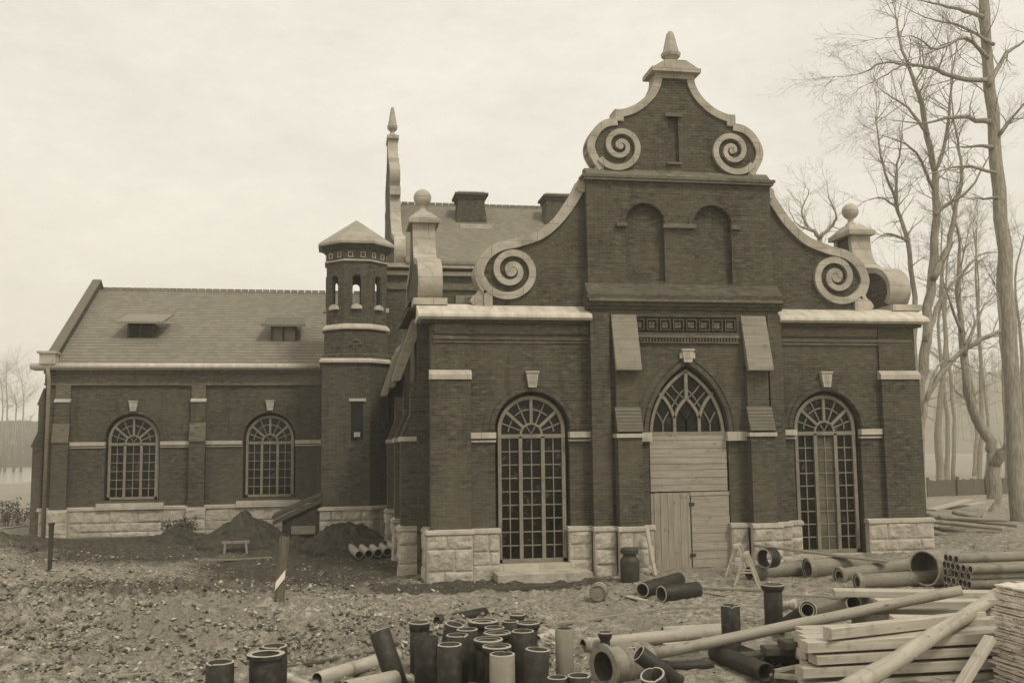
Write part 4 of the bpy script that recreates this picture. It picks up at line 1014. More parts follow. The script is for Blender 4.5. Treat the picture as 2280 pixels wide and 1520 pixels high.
# ================================================================== small builders
def frame_from(a, b):
    z = (Vector(b)-Vector(a)); L = z.length; return z.to_track_quat('Z', 'Y').to_matrix().to_4x4(), L
PIPES = []
def pipe(name, label, cat, a, b, r, kind='plain', mats=None, group=None, wall=None, bell=1.34, bl=None, spin=None, collars=()):
    """open pipe from a to b; b is the end with the socket"""
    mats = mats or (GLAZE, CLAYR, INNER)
    M_, L = frame_from(a, b); wall = wall or r*.17
    mb = MB(); mb.smooth = True
    Lb = L if kind == 'plain' else L-.02
    ch = wall*.25
    pr = [(r-wall, 0), (r-ch, 0), (r, ch), (r, Lb-ch), (r-ch, Lb), (r-wall, Lb), (r-wall, 0)]
    mb.lathe(pr, 30, mats=[1, 1, 0, 1, 1, 2])
    sd_ = len(PIPES)*13+7; PIPES.append(name)
    for q in range(len(mb.v)):
        x_, y_, z_ = mb.v[q]; an = math.atan2(y_, x_)
        k_ = 1+.025*(float(fbm(an*.9+3, z_*2, sd_, 2))-.5)
        if z_ > Lb*.9 and kind == 'plain': z_ -= min(max(0., float(fbm(an*4.5+9, 0.5, sd_+3, 2))-.72)*r*1.0, .03)
        mb.v[q] = (x_*k_, y_*k_, z_)
    o = mb.build(name, list(mats)); M_.translation = Vector(a); o.matrix_world = M_
    if spin: o.rotation_euler.rotate_axis('Z', spin)
    tag(o, label, cat, group)
    if kind == 'bell':
        bl = bl or max(.09, r*.55); s = MB(); s.smooth = True; R2_ = r*bell
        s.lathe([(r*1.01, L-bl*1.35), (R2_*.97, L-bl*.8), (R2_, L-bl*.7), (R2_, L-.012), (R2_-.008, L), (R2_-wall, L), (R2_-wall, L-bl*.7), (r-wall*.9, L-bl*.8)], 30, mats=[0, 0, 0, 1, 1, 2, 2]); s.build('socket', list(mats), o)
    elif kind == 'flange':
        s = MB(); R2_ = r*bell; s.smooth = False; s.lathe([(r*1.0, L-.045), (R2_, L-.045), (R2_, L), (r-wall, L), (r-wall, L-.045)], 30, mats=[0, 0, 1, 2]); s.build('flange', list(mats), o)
    for k in collars:
        s = MB(); s.smooth = True; w = r*.22
        s.lathe([(r*.99, L*k-w*1.6), (r*1.13, L*k-w), (r*1.14, L*k-w*.2), (r*1.05, L*k), (r*1.12, L*k+w*.2), (r*1.12, L*k+w), (r*.99, L*k+w*1.5)], 30); s.build('collar', [mats[0]], o)
    return o
def onz(px, py, z):
    d = ray(px, py); t = (z-CAM[2])/d[2]; return CAM+t*d
def upright(label, px, py, wpx, h=.75, kind='plain', lean=(0, 0), group='upright clay drain pipes', mats=None, bell=1.3, name='drain_pipe', rim=1., wall=None):
    z = .1
    for _ in range(6):
        top = onz(px, py, z+h); z = float(H(top[0], top[1]))
    r = wpx/2/pxm(top)
    if kind != 'plain': r /= bell
    base = top-np.array([0, 0, h])+np.array([lean[0], lean[1], 0]); base[2] = float(H(base[0], base[1]))-.03
    return pipe(name, label, 'pipe', base, top, r, kind, mats, group, bell=bell, wall=wall)
def lying(label, pa, pb, wpx, liftA=0., liftB=None, kind='plain', group='clay pipes lying on the ground', mats=None, bell=1.3, name='drain_pipe', collars=(), wall=None, ext=0.):
    """pa: pixel of the open (socket) end, pb: pixel of the other end"""
    liftB = liftA if liftB is None else liftB
    r = .12; A = G(*pa)
    for _ in range(8):
        A = onz(pa[0], pa[1], float(H(A[0], A[1]))+r+liftA); r = wpx/2/pxm(A)/(1 if kind == 'plain' else bell)
    Bp = A
    for _ in range(8): Bp = onz(pb[0], pb[1], float(H(Bp[0], Bp[1]))+r+liftB)
    if ext: Bp = A+(Bp-A)*(1+ext)
    return pipe(name, label, 'pipe', Bp, A, r, kind, mats, group, bell=bell, collars=collars, wall=wall)
def beam(name, label, cat, a, b, w, h, mat=None, group=None, roll=0., seed=None):
    """squared timber from a to b (centres of the two ends), w across, h high; long axis is local X"""
    a, b = Vector(a), Vector(b); d = b-a; L = d.length
    x = d.normalized(); y = Vector((0, 0, 1)).cross(x).normalized(); z = x.cross(y)
    mb = MB(); n = 10; rg = random.Random(seed if seed is not None else hash(label) % 9999 if label else 5)
    vs = []
    e = min(w, h)*.06
    prof = [(-w/2+e, -h/2), (w/2-e, -h/2), (w/2, -h/2+e), (w/2, h/2-e), (w/2-e, h/2), (-w/2+e, h/2), (-w/2, h/2-e), (-w/2, -h/2+e)]
    k1, k2 = rg.uniform(-.004, .004)*L, rg.uniform(-.004, .004)*L
    for i in range(n+1):
        t = i/n; oy = k1*math.sin(PI*t)+rg.uniform(-1, 1)*.0015; oz = k2*math.sin(PI*t)*.4
        for u, v in prof: vs.append((L*t, u+oy+rg.uniform(-1, 1)*.001, v+oz))
    fs = [(i*8+k, i*8+(k+1) % 8, (i+1)*8+(k+1) % 8, (i+1)*8+k) for i in range(n) for k in range(8)]+[tuple(range(8))[::-1], tuple(n*8+k for k in range(8))]
    mb.add(vs, fs); o = mb.build(name, mat or TIMBER)
    M_ = Matrix((x, y, z)).transposed().to_4x4() @ Matrix.Rotation(roll, 4, 'X'); M_.translation = a; o.matrix_world = M_
    return tag(o, label, cat, group) if label else o
def flat_plank(label, pa, pb, wpx, th=.03, mat=None, lift=0., group='boards lying on the ground', name='plank', liftB=None):
    A = G(*pa); Bq = G(*pb); A[2] += lift+th/2+.015; Bq[2] += (lift if liftB is None else liftB)+th/2+.015
    return beam(name, label, 'plank', A, Bq, wpx/pxm(A), th, mat or TIMBER_G, group)
def log(name, label, A, Bq, r0, r1, mat=None, group=None, cat='log'):
    A, Bq = Vector(A), Vector(Bq); d = Bq-A; L = d.length; x = d.normalized(); y = Vector((0, 0, 1)).cross(x).normalized(); z = x.cross(y)
    rg = random.Random(hash(label) % 777 if False else len(label)*31); mb = MB(); mb.smooth = True
    n = 16; pts = [(L*i/n, .02*math.sin(i*.7+len(label))*r0*4, .015*math.cos(i*.9)*r0*4) for i in range(n+1)]; rad = [(r0+(r1-r0)*i/n)*(1+rg.uniform(-.05, .05)) for i in range(n+1)]
    mb.tube(pts, rad, 12); 
    for q in range(5):
        i = rg.randint(1, n-1); a = rg.uniform(0, 2*PI); p0 = Vector(pts[i]); nn = Vector((0, math.cos(a), math.sin(a))); mb.tube([p0+nn*rad[i]*.8, p0+nn*rad[i]*1.12], [rad[i]*.3, rad[i]*.16], 6)
    o = mb.build(name, mat or LOG); M_ = Matrix((x, y, z)).transposed().to_4x4(); M_.translation = A; o.matrix_world = M_
    return tag(o, label, cat, group)
PALE = (CLAYL, CLAYR, INNER); MID = (CLAYM, CLAYR, INNER); DARKP = (GLAZE, GLAZE, INNER)

# ================================================================== upright pipes in the foreground
U = upright
U('upright dark pipe with a thin pale rim, leftmost of all the upright pipes', 490, 1472, 62)
U('upright dark pipe topped by a wide thin flange, second from the left', 592, 1454, 84, .80, 'flange', bell=1.16)
U('upright dark pipe half hidden behind the wide flanged pipe at left', 611, 1436, 57)
U('dark pipe leaning to the left over the pale collared pipes', 844, 1403, 46, .72, lean=(.26, -.2))
U('upright near-black pipe with a narrow collar, left edge of the crowd of pipes', 934, 1384, 46, .72, 'bell', bell=1.08)
U('dark pipe with a square dull rim between the collared black pipe and its pale-rimmed neighbour', 949, 1417, 53, .74, mats=DARKP)
U('upright pipe with a bright round rim, nearest at the left of the crowd', 1001, 1433, 55, .76)
U('upright pipe with a pale oval rim just behind the near bright-rimmed pipe', 1018, 1412, 50, .72)
U('upright pipe with thin rim behind, third back in the left file of the crowd', 1040, 1399, 48, .70)
U('tilted dark pipe at the back left of the crowd, rim half hidden', 1012, 1388, 44, .66, lean=(-.12, .1))
U('upright pipe with the thickest pale bell rim, at the back of the crowd', 1076, 1380, 68, .62, 'bell', bell=1.3, wall=.05)
U('upright pipe with its narrow rim tucked behind the middle file of bell rims', 1101, 1395, 46, .66)
U('bell-mouthed pipe, fourth back in the middle file of the crowd', 1107, 1406, 62, .70, 'bell', bell=1.22)
U('bell-mouthed pipe, third back in the middle file of the crowd', 1087, 1421, 66, .72, 'bell', bell=1.22)
U('bell-mouthed pipe, second back in the middle file of the crowd', 1106, 1436, 66, .70, 'bell', bell=1.22)
U('lighter brown pipe with pale lip and ring, nearest in the middle of the crowd', 1118, 1454, 57, .74, mats=(CLAYM, CLAYR, INNER))
U('narrow upright pipe with a pale ring at the back right of the crowd', 1136, 1381, 38, .62)
U('dark flared dish-like pipe top, farthest back in the crowd', 1152, 1366, 34, .5, 'bell', bell=1.5)
U('dark bell-mouthed pipe at the back right corner of the crowd', 1176, 1384, 52, .72, 'bell', bell=1.28)
U('upright pipe with thin pale rim in front of the dark bell-mouthed one', 1164, 1403, 51, .75)
U('upright dark pipe with tilted oval rim, nearest at the right of the crowd', 1197, 1444, 55, .76, lean=(-.06, 0))
U('tall slim brown pipe standing right of the crowd beside the pale pipe', 1256, 1398, 40, .78, mats=(CLAYM, CLAYM, INNER))
U('short pipe with broken pale rim cut by the bottom edge', 1241, 1506, 46, .6)
U('pipe with a pale oval rim at bottom edge, right of the broken one', 1289, 1502, 52, .62)
U('small bell-mouthed dark pipe standing behind the large flanged pipe', 1347, 1406, 31, .34, 'bell', bell=1.4)
U('little dark flared cup on end beside the leaning open pipe', 1402, 1438, 24, .46, 'bell', bell=1.5)
U('upright dark pipe standing alone behind the long peeled log', 1626, 1346, 42, .75)
U('upright dark pipe with a pale bell mouth, tallest beyond the log', 1720, 1300, 51, .77, 'bell', bell=1.26)
U('short wide pipe ring tipped towards the camera at the bottom edge', 1452, 1500, 56, .34, lean=(.12, .12))

# ================================================================== lying pipes
Ly = lying
Ly('pale pipe with two raised collars lying under the leaning dark pipe', (706, 1512), (884, 1458), 33, collars=(.3, .62), mats=PALE)
Ly('smooth pale pipe end poking out at the bottom edge below the collared pipe', (882, 1511), (770, 1535), 40, mats=PALE)
Ly('small pale socket end at far left of the lying pipes', (640, 1510), (690, 1528), 26, kind='bell', mats=PALE)
Ly('small pale socket lying between the leaning pipe and the crowd', (903, 1512), (950, 1522), 24, kind='bell', mats=PALE)
Ly('small pale double-ringed socket wedged in the crowd of pipes', (1050, 1482), (1085, 1490), 26, kind='bell', mats=PALE)
Ly('small open socket lying behind the slim brown pipe', (1231, 1414), (1196, 1424), 30, kind='bell', mats=PALE)
Ly('dark half pipe lying behind the back of the crowd', (1080, 1362), (973, 1383), 22, mats=DARKP)
Ly('large flanged pipe lying with its wide open mouth towards the camera', (1343, 1484), (1440, 1466), 100, kind='flange', bell=1.28, mats=MID, wall=.035, collars=(.25, .55))
Ly('dark open pipe tilted up with its mouth in the air, right of the flanged pipe', (1421, 1453), (1512, 1522), 39, .42, 0., mats=(GLAZE, CLAYR, INNER))
Ly('long pale jointed pipe lying behind the tilted dark pipe', (1298, 1436), (1600, 1404), 30, collars=(.28, .96), mats=PALE)
Ly('thin pale pipe lying beyond the long jointed pipe', (1475, 1402), (1606, 1395), 16, mats=PALE)
Ly('short black pipe lying under a pale board below the log', (1482, 1482), (1588, 1481), 20, mats=DARKP)
Ly('black split pipe with shiny back, lying below the log nearest the camera', (1706, 1496), (1594, 1452), 42, mats=DARKP)
Ly('black split pipe behind its near twin below the log', (1712, 1474), (1622, 1438), 30, .05, mats=DARKP)
Ly('dark pipe with a round pale mouth propped behind the peeled log', (1799, 1357), (1736, 1396), 41, .52, 0, kind='bell')
Ly('pale pipe with dark mouth half hidden by the peeled log', (1901, 1343), (1812, 1374), 36, .50, 0, mats=MID)
Ly('dark pipe with round pale mouth, left of the pair by the doorway', (1430, 1313), (1512, 1289), 33)
Ly('dark pipe with round pale mouth, right of the pair by the doorway', (1472, 1322), (1553, 1312), 37)
Ly('pipe with ring mouth lying on top of another beside the trestle', (1701, 1243), (1722, 1240), 44, .30, .30, wall=.03)
Ly('thick pipe lying on the ground below the ring-mouthed one', (1668, 1276), (1785, 1262), 33, mats=MID)
Ly('pipe with dark hollow mouth and broad collar, third right of the trestle', (1797, 1266), (1920, 1254), 50, kind='bell', bell=1.2, mats=MID)
Ly('long pipe with thick flanged mouth, rear of the two long pale pipes', (1867, 1282), (2038, 1254), 43, kind='bell', bell=1.35, mats=MID, wall=.05)
Ly('long pale pipe with thick flanged mouth, nearest of the long pipes', (1907, 1295), (2094, 1284), 43, kind='bell', bell=1.3, mats=MID, wall=.05)
Ly('short very wide ring pipe standing on edge before the honeycomb stack', (2058, 1264), (2118, 1258), 80, mats=MID, wall=.045)
# the tee fitting
a = onz(1751, 1346, .32); 
t = empty('tee_fitting', 'small pale tee shaped pipe fitting beside the tall bell-mouthed pipe', 'pipe fitting', a)
s_ = 1/pxm(a); mb = MB(); mb.smooth = True
mb.lathe([(7*s_, -20*s_), (9*s_, -20*s_), (9*s_, 10*s_), (12*s_, 12*s_), (12*s_, 20*s_), (9*s_, 20*s_), (8*s_, -20*s_)], 20, lambda x, y, z: (z, y, x)); mb.build('run', PALE[0], t)
mb = MB(); mb.smooth = True; mb.lathe([(8*s_, -float(a[2])+.2), (8*s_, -5*s_), (11*s_, -4*s_)], 16); mb.build('branch', PALE[0], t)
# dark canister and barrel by the doorway
p = G(1403, 1296); k = 1/pxm(p)
t = empty('iron_canister', 'tall dark canister with a wide lid against the stone plinth', 'canister', p)
mb = MB(); mb.smooth = True; mb.lathe([(0, 0), (19*k, 0), (21*k, 3*k), (22*k, 45*k), (20*k, 52*k), (15*k, 57*k), (14.5*k, 64*k)], 24); mb.build('body', CHARB, t)
mb = MB(); mb.smooth = False; mb.lathe([(14*k, 62*k), (20*k, 64*k), (20.5*k, 72*k), (17*k, 76*k), (0, 76*k)], 24); mb.build('lid', CHARB, t)
A = onz(1331, 1320, float(G(1331, 1345)[2])+.19); Bq = onz(1346, 1291, float(A[2])+.0)
M_, L = frame_from(A, Bq); L = .58
t = empty('barrel', 'pale wooden barrel lying on its side near the window step', 'barrel')
M_.translation = Vector(A); t.matrix_world = M_; r = 20/pxm(A)
mb = MB(); mb.smooth = True; mb.lathe([(r*.86, .0), (r*.95, L*.25), (r, L*.5), (r*.95, L*.75), (r*.84, L), (0, L)], 24); mb.build('staves', TIMBER, t)
mb = MB(); mb.lathe([(0, .03), (r*.84, .03), (r*.86, 0)], 24); mb.build('head', TIMBER_G, t)
for z in (.06, .17, .41, .52):
    mb = MB(); rr_ = r*(.86+.14*math.sin(PI*z/L))+.004; mb.lathe([(rr_, z-.015), (rr_+.004, z-.012), (rr_+.004, z+.012), (rr_, z+.015)], 24); mb.build('hoop', CHARB, t)
# honeycomb stack of tile pipes
PR = .085
near_ = onz(2166, 1296, .45); sx_, sy_ = near_[0], near_[1]; gz = float(H(sx_+.5, sy_+.5))
ORD = ['bottom', 'second', 'third', 'fourth', 'fifth', 'sixth']
for r_i in range(6):
    for c_i in range(6-(r_i % 2)):
        y = sy_+PR+(c_i+.5*(r_i % 2))*2*PR; z = gz+PR+r_i*PR*1.74; j = random.uniform(-.03, .03)
        if r_i == 5 and c_i in (0, 1): continue
        pipe('tile_pipe', 'honeycomb stack tile pipe, %s row up, %s in from the camera' % (ORD[r_i], ['first', 'second', 'third', 'fourth', 'fifth', 'sixth'][c_i]), 'pipe', (sx_+3.2, y, z), (sx_+j, y, z), PR*.97, 'plain', MID, 'tile pipes in the honeycomb stack', wall=.02)
# five short pale tiles in the dug soil
for k in range(5):
    A = (800+21*k, 1235-2.2*k); Bq = (776+20.5*k, 1214-1.5*k)
    Ly('short pale drain tile in the row on dark soil, %s from the left' % ['first', 'second', 'third', 'fourth', 'fifth'][k], A, Bq, 19, .06, .10, mats=PALE, group='drain tiles on the dug soil')

# ================================================================== timber on the right
yf = G(1790, 1545)[1]; x0 = at(1790, 1443, yf)[0]
lay = [(1533, 20), (1498, 24), (1471, 21), (1443, 25)]
rg = random.Random(5)
for li, (py, hp) in enumerate(lay):
    zc = at(1790, py, yf)[2]; k = 1/pxm(at(1790, py, yf)); h = hp*k
    for c in range(4):
        w = .24; y = yf+.12+c*.30+rg.uniform(-.02, .02); xa = x0+(y-yf-.12)*ray(1790, 1443)[0]/ray(1790, 1443)[1]+rg.uniform(-.03, .06)+(.14 if li == 2 and c == 0 else 0)
        beam('timber', 'squared timber in the pale stack, %s layer up, %s row from the camera' % (['bottom', 'second', 'third', 'top'][li], ['front', 'second', 'third', 'fourth', 'fifth', 'sixth', 'back'][c]), 'timber', (xa, y, zc+rg.uniform(-.006, .006)), (xa+2.75+rg.uniform(-.08, .08), y+rg.uniform(-.04, .04), zc+rg.uniform(-.02, .02)), w, h*.94, TIMBER, 'squared timbers in the pale stack', seed=li*10+c)
ztop = at(1790, 1443, yf)[2]+.085
def top_beam(label, pa, pb, z, w, h, zb=None, mat=None, name='timber'):
    return beam(name, label, 'timber', onz(*pa, z), onz(*pb, z if zb is None else zb), w, h, mat or TIMBER, 'loose timbers on the stack')
top_beam('thick beam lying loose and slanting across the top of the pale stack', (1842, 1409), (2185, 1371), ztop+.08, .16, .14)
zk = .80
top_beam('long pale plank at the back, farthest of the loose timbers', (1856, 1318), (2400, 1326), zk, .34, .10)
top_beam('pale plank second from the back of the loose timbers', (1950, 1340), (2400, 1343), zk+.01, .3, .09)
top_beam('weathered plank third from the back of the loose timbers', (1930, 1358), (2400, 1362), zk-.03, .3, .08, mat=TIMBER_G)
top_beam('pale plank just behind the stack under the slanting beam', (1985, 1378), (2400, 1384), zk, .3, .09)
for k, (px_, py_) in enumerate(((2030, 1372), (2230, 1380))):
    a_ = onz(px_, py_, zk-.1); g_ = float(H(a_[0], a_[1])); hb_ = zk-.05-g_; a_[2] = (g_+zk-.05)/2; beam('bearer', 'rough bearer under the loose planks, %s' % ['near their left ends', 'near the shingle bundles'][k], 'timber', a_+np.array([.05, .12, 0]), a_+np.array([.4, 2.3, 0]), .2, hb_, TIMBER_G)
log('peeled_log', 'long thin peeled log slanting up from the pipes onto the planks', onz(1455, 1456, .17), onz(2140, 1313, 1.10), .085, .072, group='peeled logs')
log('peeled_log', 'thick peeled log lying across the stack towards the camera', onz(1880, 1540, ztop+.06), onz(2216, 1328, ztop+.16), .10, .095, group='peeled logs')
A = onz(2205, 1420, ztop+.1); Bq = G(2100, 1590); beam('timber', 'pale beam leaning steeply in front of the brick bundles', 'timber', A, Bq, .12, .1, TIMBER)
# stickers and support under the stack
A = G(1725, 1512); Bq = G(1790, 1482); 
t = empty('low_trestle', 'low pale wooden trestle at the near corner of the timber stack', 'trestle', A)
def sub_beam(t, name, a, b, w, h, mat):
    o = beam(name, None, None, a, b, w, h, mat, seed=3); mw = o.matrix_world.copy(); o.parent = t; bpy.context.view_layer.update(); o.matrix_world = mw
    o.matrix_parent_inverse = Matrix.Identity(4); o.matrix_basis = t.matrix_world.inverted() @ mw; return o
bpy.context.view_layer.update()
sub_beam(t, 'rail', A+np.array([-.05, 0, .06]), G(1800, 1520)+np.array([0, 0, .06]), .07, .06, TIMBER); sub_beam(t, 'brace', A+np.array([0, .02, .1]), onz(1790, 1480, .32), .07, .05, TIMBER); sub_beam(t, 'post', G(1786, 1512), onz(1786, 1476, .36), .06, .06, TIMBER)
# dark planks behind the log
for k, (pa, pb, z) in enumerate((((1640, 1474), (1800, 1474), .12), ((1652, 1462), (1800, 1460), .26), ((1700, 1447), (1805, 1444), .40), ((1742, 1434), (1806, 1430), .50))):
    beam('dark_plank', 'dark weathered plank in the heap left of the stack, %s layer up' % ['lowest', 'second', 'third', 'topmost'][k], 'plank', onz(*pa, z), onz(*pb, z), .28, .1, TIMBER_D, 'dark planks left of the stack', seed=k)
flat_plank('pale board lying on the short black pipe', (1480, 1470), (1575, 1460), 14, .03, TIMBER, .2)
# bundles of shingles at the right edge
SH = mottled('shingle_wood', .42, .74, 6, .9, 5, .4, .02)
rg = random.Random(8)
b0 = onz(2300, 1500, .45); bt_ = float(H(b0[0], b0[1]))
for k in range(4):
    z = bt_+k*.318; dx_ = rg.uniform(-.02, .05)
    t_ = empty('shingle_bundle', 'bundle of pale split shingles at the right edge, %s of the four tiers' % ['lowest', 'second', 'third', 'topmost'][k], 'shingle bundle', (b0[0]+dx_, b0[1]+.05, z), 'shingle bundles')
    for side in range(2):
        mb = MB(); zz = 0
        while zz < .30:
            h = rg.uniform(.012, .03); x = 0
            while x < .62:
                w = rg.uniform(.05, .15); o_ = rg.uniform(-.05, .03) if x == 0 else rg.uniform(-.01, .01); yc = 0
                while yc < .55:
                    d_ = rg.uniform(.1, .2); mb.box(x+side*.66+o_+rg.uniform(-.015, .015), x+w-.006+side*.66+rg.uniform(-.01, .01), yc+(rg.uniform(-.05, .04) if yc == 0 else .004), yc+d_, zz, zz+h*rg.uniform(.75, .97)); yc += d_
                x += w
            zz += h
        mb.build('shingles', SH, t_)
    mb = MB(); mb.box(-.03, 1.36, -.055, .02, .15, .18); mb.build('tie_batten', TIMBER, t_)
# trestles near the doorway
def sawhorse(label, pc, wpx, hpx, ang, name='sawhorse'):
    p = G(*pc); k = 1/pxm(p); h = hpx*k; L = wpx*k; TW = TIMBER_G if name == 'low_bench' else TIMBER; t = empty(name, label, 'trestle', p, 'wooden trestles'); t.rotation_euler = (0, 0, ang); bpy.context.view_layer.update()
    def sb(nm, a, b, w, hh): 
        o = beam(nm, None, None, a, b, w, hh, TW, seed=4); o.parent = t; return o
    sb('rail', (-L/2, 0, h-.04), (L/2, 0, h-.04), .08, .08)
    for sx in (-1, 1):
        for sy in (-1, 1): sb('leg', (sx*L*.4, sy*h*.36, 0), (sx*L*.36, sy*.03, h-.03), .06, .045)
        sb('cross_piece', (sx*L*.385, -h*.22, h*.42), (sx*L*.385, h*.22, h*.42), .05, .03)
    return t
sawhorse('pale sawhorse under the slanting plank, nearer of the two by the doorway', (1664, 1302), 62, 72, R(62))
sawhorse('pale sawhorse standing close to the doorway plinth', (1645, 1280), 60, 68, R(58))
sawhorse('low pale bench in front of the dark soil mound', (524, 1232), 60, 28, R(8), 'low_bench')
A = at(1680, 1213, -1.3); Bq = at(1975, 1250, -3.4); beam('plank', 'long plank slanting down from the sawhorse over the pipes', 'plank', A, Bq, .2, .05, TIMBER_G)
A = at(1440, 1176, -.95); Bq = G(1460, 1280); beam('plank', 'pale stake leaning against the plinth left of the boarded door', 'plank', Bq, A, .12, .035, TIMBER)
# boards lying about
FP = flat_plank
FP('long thin board on the dark soil left of the wooden post', (437, 1252), (605, 1244), 8, .05, TIMBER_G)
FP('long thin board lying left of the leaning pipe, near the bottom', (636, 1492), (832, 1458), 11, .05, TIMBER_D)
FP('long plank along the bottom left edge of the ground', (250, 1512), (640, 1468), 14, .03, TIMBER_G)
FP('dark board lying between the rubble and the near-black pipe', (752, 1397), (905, 1410), 9, .06, TIMBER_D)
FP('broad short board lying flat right of the wooden post', (718, 1386), (742, 1348), 26, .03, TIMBER_G)
FP('narrow stick lying on the rubble', (812, 1396), (836, 1362), 7, .03, TIMBER)
FP('long board crossing the yard behind the crowd of pipes', (1180, 1402), (1490, 1358), 9, .05, TIMBER_G)
FP('long board continuing the line across the yard to the right', (1485, 1358), (1720, 1354), 9, .05, TIMBER_G)
FP('dark board lying before the window step', (1020, 1322), (1262, 1308), 8, .08, TIMBER_D)
FP('thin board lying in front of the doorway', (1500, 1310), (1715, 1318), 8, .05, TIMBER_G)
FP('broken board pointing at the barrel', (1285, 1316), (1310, 1290), 16, .05, TIMBER_D)
FP('pale splintered board beside the left pipe of the pair', (1395, 1330), (1440, 1340), 12, .03, TIMBER)
FP('flat ragged board right of the doorway pipes', (1560, 1318), (1615, 1328), 20, .02, TIMBER_G)
FP('board lying behind the upright bell-mouthed pipe', (1740, 1330), (1960, 1336), 9, .05, TIMBER_G)
FP('plank edge at the foot of the side wing', (100, 1192), (205, 1194), 8, .08, TIMBER_D)
FP('pale board lying at the far left corner of the wing', (0, 1178), (60, 1172), 9, .04, TIMBER)
# posts
p = G(620, 1348); k = 1/pxm(p)
t = empty('wooden_post', 'thick rough wooden post with a white paper nailed on it', 'post', p)
mb = MB(); rg = random.Random(2)
n = 9; vs = []
for i in range(n+1):
    zz = i/n*150*k
    for j in range(10):
        a = 2*PI*j/10; r = 11*k*(1+.12*math.sin(3*a+i)+rg.uniform(-.06, .06)); vs.append((r*math.cos(a)+.01*i, r*math.sin(a), zz+(rg.uniform(-.06, .04) if i == n else 0)-(0.1 if i == 0 else 0)))
mb.add(vs, [(i*10+j, i*10+(j+1) % 10, (i+1)*10+(j+1) % 10, (i+1)*10+j) for i in range(n) for j in range(10)]+[tuple(n*10+j for j in range(10))]); mb.build('post', wood_mat('old_post', .10, .19, 2), t)
mw_, _, pb_ = new_mat('white_paper'); pb_.inputs['Base Color'].default_value = sep(.72); pb_.inputs['Roughness'].default_value = .8
mb = MB(); mb.prism([(-7*k, 38*k), (1*k, 47*k), (14*k, 80*k), (13*k, 66*k), (3*k, 50*k)], 0, .01, lambda u, v, w: (u, -12.6*k-w, v))
mb = MB(); mb.prism([(-7*k, 36*k), (-5*k, 38*k), (14*k, 62*k), (15*k, 80*k), (-6*k, 54*k)], 0, .012, lambda u, v, w: (u, -12.8*k-w, v)); mb.build('paper_notice', mw_, t)
p = G(112, 1242); k = 1/pxm(p)
t = empty('iron_post', 'thin dark iron post standing before the side wing', 'post', p)
mb = MB(); mb.prism([(-4*k, -.1), (3*k, -.1), (5*k, 101*k), (-5*k, 102*k)], -.04, .04, lambda u, v, w: (u, w, v)); mb.build('shaft', CHARB, t)
mb = MB(); mb.box(-6*k, 6*k, -.06, .06, 101*k, 106*k); mb.build('post_cap', CHARB, t)
# cellar hatch between wing and turret
Yh = 10.4; a = at(608, 1156, Yh); b = at(716, 1104, Yh)
t = empty('cellar_hatch', 'dark sloping cellar hatch roof against the turret foot', 'hatch', (b[0], Yh, 0))
ox = b[0]
mb = MB(); dz = b[2]-a[2]; dx = b[0]-a[0]
mb.prism([(a[0]-ox, a[2]), (b[0]-ox, b[2]), (b[0]-ox, b[2]+.12), (a[0]-ox-.05, a[2]+.1)], 0, 2.2, lambda u, v, w: (u, w, v)); mb.prism([(a[0]-ox, a[2]-.2), (b[0]-ox, b[2]-.22), (b[0]-ox, b[2]-.06), (a[0]-ox-.02, a[2]-.06)], -.06, .02, lambda u, v, w: (u, w, v)); mb.build('hatch_roof', TIMBER_D, t)
mb = MB(); mb.prism([(a[0]-ox+.3, -.2), (b[0]-ox, -.2), (b[0]-ox, b[2]-.1), (a[0]-ox+.3, a[2]-.05)], .05, .12, lambda u, v, w: (u, w, v)); mb.build('side_wall', SOIL, t)
mb = MB(); mb.box(-1.0, -.2, -.05, .04, .35, .62); mb.build('board', TIMBER_G, t)
# soil mounds
def mound(label, pc, w, h, d, seed):
    p = G(*pc); k = 1/pxm(p); rx, hh = w*k/2, h*k; n = 80; mb = MB(); mb.smooth = False
    u = np.linspace(-1, 1, n); UX, UY = np.meshgrid(u, u); rad = np.hypot(UX, UY)
    base_ = np.clip(1.08-np.sqrt(rad*rad+.025), 0, 1); z = hh*(base_**.9)*(1+.65*(fbm(UX*3+9, UY*3, seed, 4)-.5))+.20*(fbm(UX*9, UY*9, seed+3, 4)-.5)*np.clip(base_*6, 0, 1)-.12*(rad > .97)-.04
    X_, Y_ = UX*rx, UY*d
    gz_ = H(X_+p[0], Y_+p[1])-p[2]
    mb.add([tuple(q) for q in np.stack([X_, Y_, z+gz_-.25*np.clip(rad-1, 0, 1)], -1).reshape(-1, 3)], [(j*n+i, j*n+i+1, (j+1)*n+i+1, (j+1)*n+i) for j in range(n-1) for i in range(n-1)])
    o = mb.build('soil_mound', SOIL); o.location = p; tag(o, label, 'soil mound', 'mounds of dug soil')
mound('pointed mound of dark soil before the second wing window', (545, 1212), 215, 74, 2.0, 3)
mound('broad mound of dark soil at the foot of the turret', (778, 1222), 230, 66, 2.0, 8)
mound('low mound of dark soil beside the cellar hatch', (660, 1218), 150, 30, 1.6, 15)
mound('low scrubby heap below the first wing window', (400, 1205), 150, 34, 1.2, 22)

